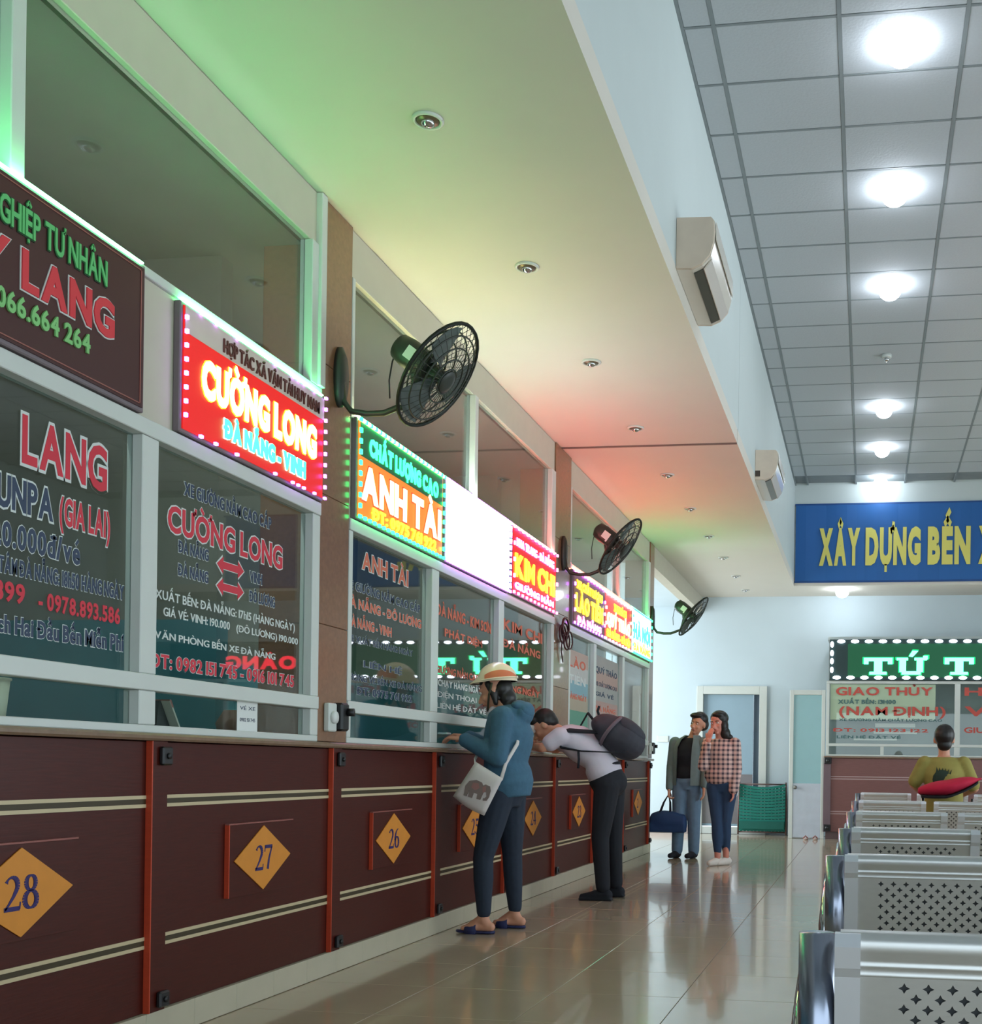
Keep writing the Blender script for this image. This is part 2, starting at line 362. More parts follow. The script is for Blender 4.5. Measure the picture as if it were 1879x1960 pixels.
# ceiling grid: backing + T bars + tiles
b = MB(); b.box(BX - 0.12, XR, Y0, YB + 0.1, HC + 0.03, HC + 0.15); ceil = struct(obj('ceiling', b, GRIDM), 'suspended grid ceiling of the hall')
tx = [BX + 0.01, -0.92, -0.21, 0.5, 1.21, 1.92, 2.63]; dy = 0.55; ty0 = 6.325 - 0.55 * 4
b = MB(); b.bevbox(0.008, 0.702, 0.008, dy - 0.008, -0.002, 0.014, 0.006); p = obj('ceiling_tile', b, TILE_C, ceil); big = p.data; bpy.data.objects.remove(p)
b = MB(); b.bevbox(0.008, 0.172, 0.008, dy - 0.008, -0.002, 0.014, 0.006); p = obj('ceiling_tile', b, TILE_C, ceil); small = p.data; bpy.data.objects.remove(p)
nrow = int((YB - ty0) / dy)
for j in range(nrow):
    share('ceiling_tile', small, ceil, (BX + 0.01, ty0 + j * dy, HC))
    for i in range(1, 6): share('ceiling_tile', big, ceil, (tx[i], ty0 + j * dy, HC))
b = MB()
for j in range(-9, nrow):
    for i in range(1, 13):
        if j >= 0 and i < 6: continue
        x = -0.92 + (i - 1) * 0.71
        if x + .7 < XR: b.box(x + 0.008, x + 0.702, ty0 + j * dy + 0.008, ty0 + (j + 1) * dy - 0.008, HC, HC + 0.016)
so = obj('outer_ceiling_tiles', b, TILE_C, ceil); so['kind'] = 'stuff'
b = MB()
for x in tx[1:]: b.box(x - 0.012, x + 0.012, ty0 - 5, YB, HC - 0.004, HC + 0.03)
b.box(BX, BX + 0.02, Y0, YB, HC - 0.004, HC + 0.03)
for j in range(-9, nrow + 1): b.box(BX, XR, ty0 + j * dy - 0.008, ty0 + j * dy + 0.008, HC - 0.003, HC + 0.03)
obj('grid_bars', b, GRIDM, ceil)
# far wall with door opening, left part of it behind the counter, right wall, back wall
DX0, DX1, DZ = -2.62, -1.66, 2.27
b = MB(); b.box(-6.2, DX0, YF, YF + 0.15, 0, 4.0); b.box(DX1, XR, YF, YF + 0.15, 0, 4.0); b.box(DX0, DX1, YF, YF + 0.15, DZ, 4.0)
struct(obj('wall_far', b, WALLBLUE), 'pale blue far wall')
b = MB(); b.box(-6.2, DX0 - 0.1, YF - 0.012, YF - 0.0005, 0.001, 0.12); struct(obj('baseboard_far', b, mat('pink_beige_skirting', (196, 178, 172), 0.3, 0, 0.05)))
b = MB(); b.box(WX - 0.14, WX, 13.62, YF, 3.52, HS); struct(obj('trim_2', b, CREAM), 'header band running on to the far wall')
b = MB(); b.box(-6.2, WX - 0.14, 13.62, YF, 3.62, 3.72); struct(obj('ceiling_recess', b, WALLBLUE), 'pale ceiling of the passage behind the counters')
b = MB(); b.box(XR, XR + 0.15, 13.0, YF + .15, 0, 5.4); b.box(XR, XR + 0.15, Y0, 13.0, 0, 0.3); b.box(XR, XR + 0.15, Y0, 13.0, 3.6, 5.4)
struct(obj('wall_right', b, WALLBLUE), 'right wall with a wide opening to the street')
b = MB(); b.box(-6.2, XR, Y0 - 0.15, Y0, 2.9, 5.4); b.box(-6.2, -1.0, Y0 - 0.15, Y0, 0, 2.9); struct(obj('wall_back', b, WALLBLUE))
b = MB(); b.box(-6.2, -6.0, Y0, YF, 0, 3.9); struct(obj('wall_left', b, GREYI), 'rear wall behind the ticket offices')
# interior shell of the ticket offices
b = MB(); b.box(-4.6, -4.5, Y0, 13.5, 0, 3.6); b.k = 1; b.box(-4.5, -4.47, Y0, 13.5, 0, 1.75); struct(obj('wall_office', b, [GREYI, TEAL]), 'office wall seen through the ticket windows')
b = MB(); b.box(-4.5, WX - 0.1, Y0, 13.5, 3.55, 3.6); struct(obj('ceiling_office', b, GREYI))
b = MB()
for y in (5.2, 9.4, 13.45): b.k = 0; b.box(-4.46, WX - 0.56, y - 0.05, y + 0.05, 1.75, 3.55); b.k = 1; b.box(-4.46, WX - 0.56, y - 0.05, y + 0.05, 0, 1.75)
struct(obj('wall_partition', b, [GREYI, TEAL]), 'partition walls between the ticket offices')
# far door
d = sroot('door_1', (DX0, YF, 0), 'grey blue door in a white frame')
b = MB(); b.bevbox(DX0 - 0.07, DX0 + 0.03, YF - 0.04, YF + 0.1, 0, DZ + 0.08); b.bevbox(DX1 - 0.03, DX1 + 0.09, YF - 0.04, YF + 0.1, 0, DZ + 0.08); b.bevbox(DX0 + 0.03, DX1 - 0.03, YF - 0.04, YF + 0.1, DZ - 0.05, DZ + 0.08)
obj('door_frame', b, WHITE_AL, d)
b = MB(); b.bevbox(DX0 + 0.03, DX1 - 0.13, YF + 0.03, YF + 0.07, 0.12, DZ - 0.05); obj('door_leaf', b, mat('blue_grey_door', (146, 170, 184), 0.5, 0, 0.04), d)
b = MB(); b.bevbox(DX0 + 0.03, DX1 - 0.13, YF + 0.025, YF + 0.035, 0.16, 0.95); obj('lower_panel', b, mat('taupe_door_panel', (128, 124, 126), 0.5), d)
b = MB(); b.bevbox(DX0 + 0.03, DX1 - 0.03, YF - 0.03, YF + 0.08, 0.0, 0.11); obj('threshold', b, WHITE_AL, d)
b = MB(); b.box(DX1 - 0.13, DX1 - 0.03, YF + 0.08, YF + 0.1, 0.1, DZ - 0.05); obj('gap_shade_strip', b, mat('gap_shade', (84, 98, 112), 0.7), d)  # shadow edge beside the leaf, built as a dark coloured strip
# switch box
b = MB(); b.bevbox(-3.33, -3.15, YF - 0.02, YF - 0.001, 1.45, 1.55); o = obj('switch_plate', b, WHITE_AL); tag(o, 'small white switch plate on the pale wall left of the far door', 'switch')

# ================================================================ COUNTER FRONT
posts = [1.11 + 1.36 * k for k in range(0, 2)] + [3.84, 5.26, 6.6, 7.93, 9.27, 10.62, 12.0, 13.42]
Lx, Ly, Lz = Vector((0, 1, 0)), Vector((0, 0, 1)), Vector((1, 0, 0))   # left wall frame: along, up, out
def ribbon(mb, pts, ws, O, U, V, W, d0, d1):
    for i in range(len(pts) - 1):
        (x0, y0), (x1, y1) = pts[i], pts[i + 1]; dx, dy_ = x1 - x0, y1 - y0; l = math.hypot(dx, dy_) or 1; nx, ny = -dy_ / l, dx / l
        mb.prism([(x0 + nx * ws[i], y0 + ny * ws[i]), (x0 - nx * ws[i], y0 - ny * ws[i]), (x1 - nx * ws[i + 1], y1 - ny * ws[i + 1]), (x1 + nx * ws[i + 1], y1 + ny * ws[i + 1])], O, U, V, W, d0, d1)
def arc(cx, cy, rx, ry, a0, a1, n=14): return [(cx + rx * math.cos(math.radians(a0 + (a1 - a0) * i / n)), cy + ry * math.sin(math.radians(a0 + (a1 - a0) * i / n))) for i in range(n + 1)]
def digit(mb, ch, x, sx, sy, O, U, V, W, d0, d1):   # serif numerals, unit box 0..0.9 x 0..1.4
    K = lambda pts: [(x + px * sx, py * sy) for px, py in pts]
    T = lambda ws: [w_ * sx for w_ in ws]
    def st(pts, ws): ribbon(mb, K(pts), T(ws if isinstance(ws, list) else [ws] * len(pts)), O, U, V, W, d0, d1)
    def ring(cx, cy, rx, ry, thick=0.11, thin=0.035):
        p = arc(cx, cy, rx, ry, 0, 360, 22); st(p, [thin + (thick - thin) * abs(math.cos(2 * PI * i / 22)) for i in range(23)])
    if ch == '2':
        p = arc(0.43, 1.02, 0.30, 0.32, 160, -30, 12) + [(0.5, 0.55), (0.28, 0.28), (0.08, 0.08)]; st(p, [.09, .05, .04, .04, .05, .07, .09, .11, .12, .12, .12, .11, .10, .07, .05, .04]); st([(0.04, 0.09), (0.84, 0.09)], .09); st([(0.84, 0.05), (0.88, 0.34)], .03)
    elif ch == '8': ring(0.45, 1.05, 0.25, 0.29); ring(0.45, 0.38, 0.32, 0.34, 0.13)
    elif ch == '7': st([(0.08, 1.28), (0.86, 1.28)], .1); st([(0.06, 1.0), (0.1, 1.36)], .03); st([(0.84, 1.3), (0.52, 0.6), (0.4, 0.02)], [.05, .08, .11])
    elif ch == '6': ring(0.46, 0.42, 0.30, 0.38, 0.12); st(arc(0.80, 0.55, 0.66, 0.82, 180, 100, 10), [.12, .12, .12, .11, .1, .09, .07, .06, .05, .04, .03])
    elif ch == '5': st([(0.25, 0.72), (0.25, 1.3)], .04); st([(0.22, 1.28), (0.8, 1.28)], .1); st(arc(0.4, 0.44, 0.34, 0.38, 120, -150, 16), [.04, .05, .07, .09, .11, .12, .12, .12, .11, .09, .07, .05, .04, .04, .05, .07, .08])
    elif ch == '4': st([(0.62, 0.02), (0.62, 1.38)], .11); st([(0.6, 1.36), (0.06, 0.5)], .04); st([(0.02, 0.45), (0.88, 0.45)], .07)
    elif ch == '3': st(arc(0.4, 1.04, 0.26, 0.31, 160, -80, 12), [.07, .05, .04, .04, .05, .07, .09, .11, .12, .11, .09, .06, .04]); st(arc(0.38, 0.40, 0.34, 0.36, 80, -160, 14), [.04, .06, .08, .1, .12, .13, .13, .12, .1, .08, .06, .05, .05, .06, .08])
def counter_module(y0, y1, num, label, bcy, bhw=0.23):
    r = thing('ticket_counter', label, 'counter', (WX, (y0 + y1) / 2, 0.1), 'numbered dark wood counter fronts along the hall')
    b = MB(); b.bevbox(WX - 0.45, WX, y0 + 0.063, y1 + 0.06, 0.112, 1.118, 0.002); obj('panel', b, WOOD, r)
    for z0, z1, m_ in ((0.905, 0.918, STRIPE), (0.887, 0.905, OLIVE), (0.873, 0.886, STRIPE), (0.382, 0.395, STRIPE), (0.364, 0.382, OLIVE), (0.350, 0.363, STRIPE)):
        b = MB(); b.box(WX, WX + (0.004 if m_ is STRIPE else 0.002), y0 + 0.075, y1 - 0.035, z0, z1); obj('inlay_strip', b, m_, r)
    b = MB(); b.bevbox(WX, WX + 0.024, y1 - 0.03, y1 + 0.06, 0.112, 1.12, 0.001); b.k = 1; b.bevbox(WX + 0.0005, WX + 0.026, y1 - 0.036, y1 - 0.0302, 0.112, 1.12, 0.0005)
    obj('pilaster', b, [WOOD, WOODO], r)
    for z0, z1 in ((1.03, 1.10), (0.125, 0.185)):
        b = MB(); b.bevbox(WX + 0.024, WX + 0.045, y1 + 0.005, y1 + 0.065, z0, z1, 0.006); b.cyl((WX + 0.045, y1 + 0.035, (z0 + z1) / 2), (WX + 0.052, y1 + 0.035, (z0 + z1) / 2), 0.012, n=10); obj('corner_bracket', b, BLACKM, r)
    if num:
        a0, a1 = bcy - 0.26, bcy + 0.26
        b = MB(); b.bevbox(WX + 0.0005, WX + 0.02, a0, a1, 0.478, 0.782, 0.001); b.k = 1; b.box(WX + 0.001, WX + 0.021, a0 - 0.006, a0, 0.478, 0.782); b.k = 2; b.box(WX + 0.001, WX + 0.021, a0 - 0.006, a1, 0.782, 0.788)
        bd = obj('number_board', b, [WOOD, WOODO, mat('mauve_edge', (140, 80, 72), 0.4)], r)
        O = Vector((WX + 0.02, bcy, 0.63)); b = MB(); b.prism([(-bhw, 0), (0, -0.14), (bhw, 0), (0, 0.14)], O, Lx, Ly, Lz, 0.001, 0.005); obj('number_plate', b, ORANGE, bd)
        b = MB(); h = 0.11
        sx = 0.080 if num == '28' else 0.076; sy = h / 1.4
        for i, ch in enumerate(num): digit(b, ch, -0.94 * sx + i * 0.98 * sx, sx, sy, O - Ly * h / 2, Lx, Ly, Lz, 0.005, 0.0065)
        obj('numeral', b, NAVYP, bd)
    return r
nums = {3: ('28', 3.165), 4: ('27', 4.59), 5: ('26', 5.96), 6: ('25', 7.27), 7: ('24', 8.61), 8: ('23', 10.05), 9: ('22', 11.4), 10: ('21', 12.75)}
lab = {'28': 'at the left edge of the photo', '27': 'below the paper notice and calendar', '26': 'just left of the helmeted woman', '25': 'partly hidden by the helmeted woman', '24': 'between the helmeted woman and the bending man', '23': 'beside the bending man\'s legs', '22': 'behind the bending man\'s trousers', '21': 'last before the end pillar'}
PP = [-0.2, 1.16, 2.5] + posts[2:]
for i in range(2, 10):
    n, cy = nums[i + 1]
    if n in ('22', '21'):
        txt = 'dark wood counter front, ' + lab[n]
        counter_module(PP[i], PP[i + 1], n, txt, cy)
    else: counter_module(PP[i], PP[i + 1], n, 'dark wood counter front numbered %s, %s' % (n, lab[n]), cy)
# ledge and plinth
b = MB(); b.bevbox(WX - 0.5, WX + 0.045, 0.2, 13.6, 1.121, 1.148, 0.008); o = obj('counter_ledge', b, LEDGE); tag(o, 'long brown stone ledge on top of the dark wood counter fronts', 'ledge')
bb = sroot('baseboard_left', (WX, 0.2, 0), 'low tiled plinth under the counter')
b = MB(); b.box(WX - 0.45, WX + 0.006, 0.2, 13.55, 0.001, 0.108); obj('plinth_core', b, GROUT, bb)
for k in range(45):
    y = 0.2 + k * 0.3
    if y > 13.4: break
    b = MB(); b.bevbox(WX - 0.1, WX + 0.02, y + 0.001, min(y + 0.299, 13.55), 0.002, 0.111, 0.0015); obj('plinth_tile', b, PLINTHM, bb)

# ================================================================ PILLARS
for y0, y1, labl in ((5.085, 5.385, 'polished brown granite pillar right of the red lit sign, with the nearest fan'), (9.17, 9.66, 'brown granite pillar behind the bending man, with the middle fan'), (13.35, 13.6, 'narrow granite pillar at the far end of the counters, with the farthest fan')):
    r = thing('granite_pillar', labl, 'pillar', (WX, y0, 1.15))
    z = 1.15; zs = [1.15, 1.72, 2.35, 2.98, HS]
    for a, c in zip(zs[:-1], zs[1:]):
        b = MB(); b.bevbox(WX - 0.3, WX + 0.012, y0, y1, a + 0.001, c - 0.001, 0.002); obj('stone_slab', b, STONE, r)

# ================================================================ TICKET WINDOWS
def win_bay(idx, y0, y1, mulls, umulls, label):
    r = sroot('window_%d' % idx, (WX, y0, 1.15), label)
    def bar(name, a0, a1, z0, z1, dx=0.03, m_=WHITE_AL):
        b = MB(); b.bevbox(WX - 0.05, WX + dx * 0.5, a0, a1, z0, z1, 0.003); obj(name, b, m_, r)
    bar('sill_rail', y0, y1, 1.149, 1.178); bar('lower_rail', y0, y1, 1.305, 1.365, 0.04); bar('sign_bottom_rail', y0, y1, 2.235, 2.295, 0.04); bar('sign_top_rail', y0, y1, 2.81, 2.845)
    bar('header_panel', y0, y1, 3.52, HS - 0.002, 0.0, CREAM)
    b = MB(); b.box(WX - 0.05, WX, y0, y1, 2.296, 2.809); obj('sign_backing_board', b, CREAM, r)
    for a0, a1 in [(y0, y0 + 0.04)] + mulls + [(y1 - 0.07, y1)]:
        bar('mullion', a0, a1, 1.179, 1.304); bar('mullion', a0, a1, 1.366, 2.234)
    for a0, a1 in [(y0, y0 + 0.03)] + umulls + [(y1 - 0.11, y1)]: bar('upper_mullion', a0, a1, 2.846, 3.519)
    e = [y0 + 0.04] + [v for m_ in mulls for v in m_] + [y1 - 0.07]
    panes = []
    for k in range(0, len(e), 2):
        a0, a1 = e[k], e[k + 1]
        b = MB(); b.box(WX - 0.03, WX - 0.025, a0, a1, 1.366, 2.234); panes.append(obj('glass_pane', b, GLASS, r))
        b = MB(); b.box(WX - 0.03, WX - 0.025, a0, a1, 1.179, 1.304); obj('glass_pane', b, GLASS, r)
    e = [y0 + 0.03] + [v for m_ in umulls for v in m_] + [y1 - 0.11]
    for k in range(0, len(e), 2):
        b = MB(); b.box(WX - 0.03, WX - 0.025, e[k], e[k + 1], 2.846, 3.519); obj('glass_pane', b, GLASS, r)
    return r, panes
w1, p1 = win_bay(1, 1.0, 5.08, [(2.35, 2.44), (3.74, 3.835)], [(1.9, 1.94), (3.09, 3.15)], 'ticket windows left of the first pillar')
w2_, p2 = win_bay(2, 5.39, 9.165, [(6.49, 6.60), (7.74, 7.85)], [(7.2, 7.26)], 'ticket windows between the first and second pillar')
w3, p3 = win_bay(3, 9.665, 13.345, [(10.58, 10.67), (11.86, 11.96)], [(11.62, 11.68)], 'ticket windows between the second and third pillar')
# white jamb strip beside pillar 1
b = MB(); b.bevbox(WX - 0.03, WX + 0.03, 5.03, 5.083, 2.846, HS - 0.003, 0.003); obj('jamb', b, WHITE_AL, w1)
GX = WX - 0.0245
def lettering(pane, lines):
    """lines: (text, y_start, y_end, z_base, cap, mat_index, outline)"""
    b = MB()
    for txt, a0, a1, z, cap, k, ol in lines:
        add_text(b, txt, (GX, a0, z), Lx, Ly, Lz, a1 - a0, cap, 0.012 if cap < 0.04 else 0.03, 0.002, k=k, ko=1, outline=ol)
    obj('lettering', b, [REDT, WHT, NAVT, ORT], pane)
lettering(p1[1], [('Y', 2.93, 3.08, 2.02, 0.15, 0, .05), ('LANG', 3.20, 3.60, 1.99, 0.15, 0, .05), ('AYUNPA', 2.96, 3.34, 1.83, 0.10, 2, .05), ('(GIA LAI)', 3.37, 3.62, 1.83, 0.09, 0, .04),
    ('20.000đ/vé', 3.08, 3.47, 1.71, 0.075, 2, .03), ('TÂM ĐÀ NẴNG: 18h50 HÀNG NGÀY', 3.11, 3.70, 1.625, 0.05, 2, .03), ('899', 3.09, 3.22, 1.54, 0.06, 0, None), ('- 0978.893.586', 3.28, 3.68, 1.535, 0.055, 0, None),
    ('ách Hai Đầu Bến Miễn Phí', 3.08, 3.70, 1.44, 0.055, 2, .03)])
lettering(p1[2], [('XE GIƯỜNG NẰM CAO CẤP', 4.05, 4.70, 2.09, 0.05, 2, .03), ('CƯỜNG LONG', 3.95, 4.80, 1.93, 0.10, 0, .04), ('ĐÀ NẴNG', 4.02, 4.22, 1.86, 0.045, 2, .04), ('ĐÀ NẴNG', 4.02, 4.22, 1.77, 0.045, 2, .04),
    ('VINH', 4.53, 4.63, 1.83, 0.045, 2, .04), ('ĐÔ LƯƠNG', 4.53, 4.74, 1.745, 0.045, 2, .04), ('XUẤT BẾN: ĐÀ NẴNG: 17h15 (HÀNG NGÀY)', 3.88, 4.92, 1.66, 0.035, 1, None), ('GIÁ VÉ: VINH: 190.000', 3.93, 4.38, 1.60, 0.033, 1, None),
    ('(ĐÔ LƯƠNG) 190.000', 4.43, 4.95, 1.60, 0.03, 1, None), ('VĂN PHÒNG BẾN XE ĐÀ NẴNG', 3.88, 4.75, 1.51, 0.028, 1, None), ('ĐT: 0982 151 745 - 0916 101 745', 3.86, 4.92, 1.40, 0.052, 0, .03)])
b = MB()
for zc in (1.862, 1.772):
    P = [(-.1, 0), (-.055, .035), (-.055, .015), (.055, .015), (.055, .035), (.1, 0), (.055, -.035), (.055, -.015), (-.055, -.015), (-.055, -.035)]
    b.k = 0; b.prism(P, (GX, 4.38, zc), Lx, Ly, Lz, 0.001, 0.0025); b.k = 1; b.prism([(x * 1.08, y * 1.2) for x, y in P], (GX, 4.38, zc), Lx, Ly, Lz, 0.0, 0.001)
obj('arrows', b, [REDT, WHT], p1[2])
lettering(p2[0], [('ANH TÀI', 5.62, 6.22, 2.08, 0.09, 3, .04), ('XE GIƯỜNG NẰM CAO CẤP', 5.42, 6.40, 1.95, 0.045, 2, .03), ('ĐÀ NẴNG - ĐÔ LƯƠNG', 5.42, 6.42, 1.86, 0.05, 3, .03), ('ĐÀ NẴNG - VINH', 5.45, 6.0, 1.76, 0.05, 3, .03),
    ('XE XUẤT BẾN HÀNG NGÀY', 5.45, 6.3, 1.68, 0.035, 2, .02), ('LIÊN HỆ', 5.65, 6.15, 1.56, 0.035, 2, .02), ('PHÒNG VÉ BẾN XE ĐÀ NẴNG', 5.44, 6.44, 1.48, 0.035, 2, .02), ('ĐT: 0975 761 922', 5.58, 6.3, 1.41, 0.04, 2, .02)])
lettering(p2[1], [('ĐÀ NẴNG - KIM SƠN', 6.66, 7.68, 1.98, 0.07, 3, None), ('PHÁT DIỆM', 6.8, 7.5, 1.86, 0.05, 3, None), ('GIƯỜNG NẰM CAO CẤP', 6.66, 7.66, 1.62, 0.045, 3, None), ('CHẠY HÀNG NGÀY', 6.7, 7.5, 1.54, 0.04, 1, None), ('ĐIỆN THOẠI', 6.7, 7.4, 1.47, 0.035, 1, None), ('LIÊN HỆ ĐẶT VÉ', 6.68, 7.6, 1.40, 0.035, 1, None)])
lettering(p2[2], [('KIM CHI', 7.95, 8.95, 2.05, 0.08, 3, None), ('ĐÀ NẴNG', 7.95, 8.9, 1.92, 0.06, 3, None), ('HÀNG NGÀY', 7.95, 8.9, 1.6, 0.05, 3, None), ('0905', 8.0, 8.6, 1.48, 0.05, 1, None)])
def poster(pane, y0, y1, z0, z1, cols):
    b = MB(); n = len(cols)
    for k in range(n):
        b.k = k; b.box(GX - 0.002, GX + 0.0005, y0, y1, z0 + (z1 - z0) * k / n, z0 + (z1 - z0) * (k + 1) / n)
    return obj('poster', b, [mat('poster_%d_%d_%d' % c, c, 0.6, 0, 0.05, 6) for c in cols], pane)
poster(p3[0], 9.72, 10.5, 1.42, 2.1, [(96, 150, 128), (170, 160, 140), (130, 170, 180), (190, 190, 186), (188, 166, 154)])
poster(p3[1], 10.75, 11.8, 1.40, 2.15, [(150, 150, 146), (176, 148, 140), (160, 160, 156), (178, 150, 140), (164, 160, 156)])
lettering(p3[0], [('LÀO', 9.8, 10.4, 1.95, 0.08, 3, None), ('TIẾN', 9.8, 10.4, 1.8, 0.08, 1, None), ('HÀNG NGÀY', 9.78, 10.45, 1.66, 0.05, 3, None)])
lettering(p3[1], [('QUÝ THẢO', 10.8, 11.75, 1.98, 0.06, 2, None), ('XE CHẤT LƯỢNG CAO', 10.8, 11.75, 1.85, 0.04, 2, None), ('GIÁ VÉ', 10.8, 11.6, 1.75, 0.04, 2, None), ('ĐÀ NẴNG', 10.8, 11.7, 1.6, 0.05, 3, None)])

# ================================================================ SIGNS on the left wall
def led_dots(name, y0, y1, z0, z1, spacing, m_, root, size=0.012, sides=True, skip=0.0):
    b = MB(); X = WX + 0.042; n = max(2, int((y1 - y0) / spacing))
    for k in range(n + 1):
        y = y0 + (y1 - y0) * k / n
        if random.random() < skip: continue
        for z in (z0, z1): b.box(X, X + 0.012, y - size, y + size, z - size * 0.7, z + size * 0.7)
    if sides:
        m = max(2, int((z1 - z0) / spacing))
        for k in range(1, m):
            z = z0 + (z1 - z0) * k / m
            for y in (y0, y1): b.box(X, X + 0.012, y - size * 0.7, y + size * 0.7, z - size, z + size)
    o = obj(name, b, m_, root); o['kind'] = 'stuff'; return o
def sign(label, y0, y1, z0, z1, face, name='led_sign', frame=None, glow=None):
    r = thing(name, label, 'sign', (WX, (y0 + y1) / 2, z0), None)
    b = MB(); b.bevbox(WX + 0.001, WX + 0.03, y0, y1, z0, z1, 0.004); obj('sign_case', b, frame or mat('mauve_grey_case', (120, 108, 112), 0.5), r)
    b = MB(); b.box(WX + 0.0305, WX + 0.036, y0 + 0.015, y1 - 0.015, z0 + 0.015, z1 - 0.015); obj('face_panel', b, face, r)
    if glow:
        b = MB(); b.box(WX + 0.017, WX + 0.036, y0 + 0.02, y1 - 0.02, z1 + 0.001, z1 + 0.006); obj('added_glow_strip', b, glow, r)  # unseen glowing strip added on the sign top to tint the low ceiling
    return r
def stext(r, name, txt, a0, a1, z, cap, m_, bold=0.03, ol=None, mo=None):
    b = MB(); add_text(b, txt, (WX + 0.037, a0, z), Lx, Ly, Lz, a1 - a0, cap, bold, 0.006, outline=ol, ko=1); return obj(name, b, [m_, mo or m_], r)
TG = emi('glow_strip_green', (100, 255, 150), 46); TY = emi('glow_strip_yellow_green', (245, 240, 175), 80); TC = emi('glow_strip_cyan_white', (230, 255, 232), 78); TP = emi('glow_strip_pink', (255, 125, 110), 66); TR = emi('glow_strip_red', (255, 110, 90), 62)  # colours of the added strips that throw tinted light on the ceiling
# 1 dark sign
r = sign('unlit dark maroon sign with green and red lettering, at the left edge', 2.55, 3.72, 2.30, 2.83, MAROON, 'painted_sign', None, TG)
stext(r, 'top_lettering', 'NGHIỆP TƯ NHÂN', 2.97, 3.50, 2.665, 0.085, GRT, 0.02, .035, mat('dark_green_outline', (24, 60, 34), 0.6))  # letters carry a dark green printed outline
stext(r, 'main_lettering', 'Y LANG', 2.95, 3.54, 2.50, 0.12, mat('red_sign_letters', (214, 52, 62), 0.5, 0, 0), 0.04, .03, WHT)
stext(r, 'phone_lettering', '066.664 264', 3.01, 3.42, 2.405, 0.062, mat('pale_green_letters', (130, 196, 120), 0.6, 0, 0), 0.03)
b = MB()
for a in ((2.6, 3.69, 2.325, 2.329), (2.6, 3.69, 2.80, 2.804)): b.box(WX + 0.0365, WX + 0.038, *a)
b.box(WX + 0.0365, WX + 0.038, 3.685, 3.69, 2.325, 2.804); obj('border_line', b, REDBR, r)
# 2 CUONG LONG
b0 = 3.935; r = sign('brightly lit red and green sign of the first bay, left of the first pillar', 3.93, 5.07, 2.30, 2.80, P_RED, glow=TG)
b = MB(); b.box(WX + 0.0365, WX + 0.039, 3.95, 5.055, 2.685, 2.785); obj('pale_strip', b, mat('pale_sign_strip', (210, 196, 184), 0.6), r)
stext(r, 'small_lettering', 'HỢP TÁC XÃ VẬN TẢI HUY NAM', 4.20, 5.0, 2.70, 0.055, mat('dark_brown_letters', (96, 52, 44), 0.6), 0.02)
r.children[-1].location.x += 0.003
stext(r, 'main_lettering', 'CƯỜNG LONG', 4.06, 4.98, 2.485, 0.14, E_WARM, 0.05, .02, E_YEL)
stext(r, 'lower_lettering', 'ĐÀ NẴNG - VINH', 4.22, 4.88, 2.365, 0.07, E_GREEN, 0.06, .03, E_CYAN)
led_dots('led_border', 3.945, 5.055, 2.312, 2.79, 0.05, E_VIO, r, 0.008, True, 0.45)
# 3 ANH TAI
r = sign('lit sign with tall warm letters and a green glow, right of the first pillar', 5.42, 6.60, 2.30, 2.82, P_YG, glow=TY)
b = MB(); b.box(WX + 0.0365, WX + 0.039, 5.45, 6.57, 2.63, 2.80); obj('green_panel', b, P_GREEN, r)
stext(r, 'top_lettering', 'CHẤT LƯỢNG CAO', 5.55, 6.50, 2.66, 0.085, E_GREEN, 0.06, .05, E_CYAN)
stext(r, 'main_lettering', 'ANH TÀI', 5.47, 6.55, 2.42, 0.17, E_WARM, 0.045, .03, E_RED)
stext(r, 'phone_lettering', 'ĐT: 0975 761 922', 5.60, 6.48, 2.335, 0.06, E_YEL, 0.03)
led_dots('led_border', 5.435, 6.585, 2.312, 2.808, 0.055, E_GREEN, r, 0.012)
# 4 blown out
r = sign('overexposed white lit sign with violet and cyan edges, second of the middle bay', 6.64, 7.90, 2.30, 2.82, P_WHITE, glow=TC)
stext(r, 'main_lettering', 'KIM SƠN', 6.75, 7.8, 2.46, 0.18, E_WHITE, 0.06)
stext(r, 'lower_lettering', 'ĐÀ NẴNG', 6.85, 7.7, 2.34, 0.07, E_PINK, 0.05)
led_dots('led_border', 6.655, 7.885, 2.312, 2.808, 0.045, E_VIO, r, 0.014)
led_dots('led_border', 6.655, 7.885, 2.345, 2.778, 0.045, E_CYAN, r, 0.012)
# 5 KIM CHI
r = sign('red lit sign with two yellow words and pink dots, left of the second pillar', 7.96, 9.14, 2.31, 2.82, P_RED, glow=TP)
stext(r, 'top_lettering', 'NHA TRANG - ĐÀ NẴNG', 8.05, 9.05, 2.68, 0.06, E_PINK, 0.03)
stext(r, 'main_lettering', 'KIM CHI', 8.02, 9.08, 2.46, 0.16, E_YEL, 0.05)
stext(r, 'lower_lettering', 'GIƯỜNG NẰM', 8.02, 9.05, 2.36, 0.05, E_PINK, 0.04)
led_dots('led_border', 7.975, 9.125, 2.325, 2.805, 0.10, E_PINK, r, 0.014)
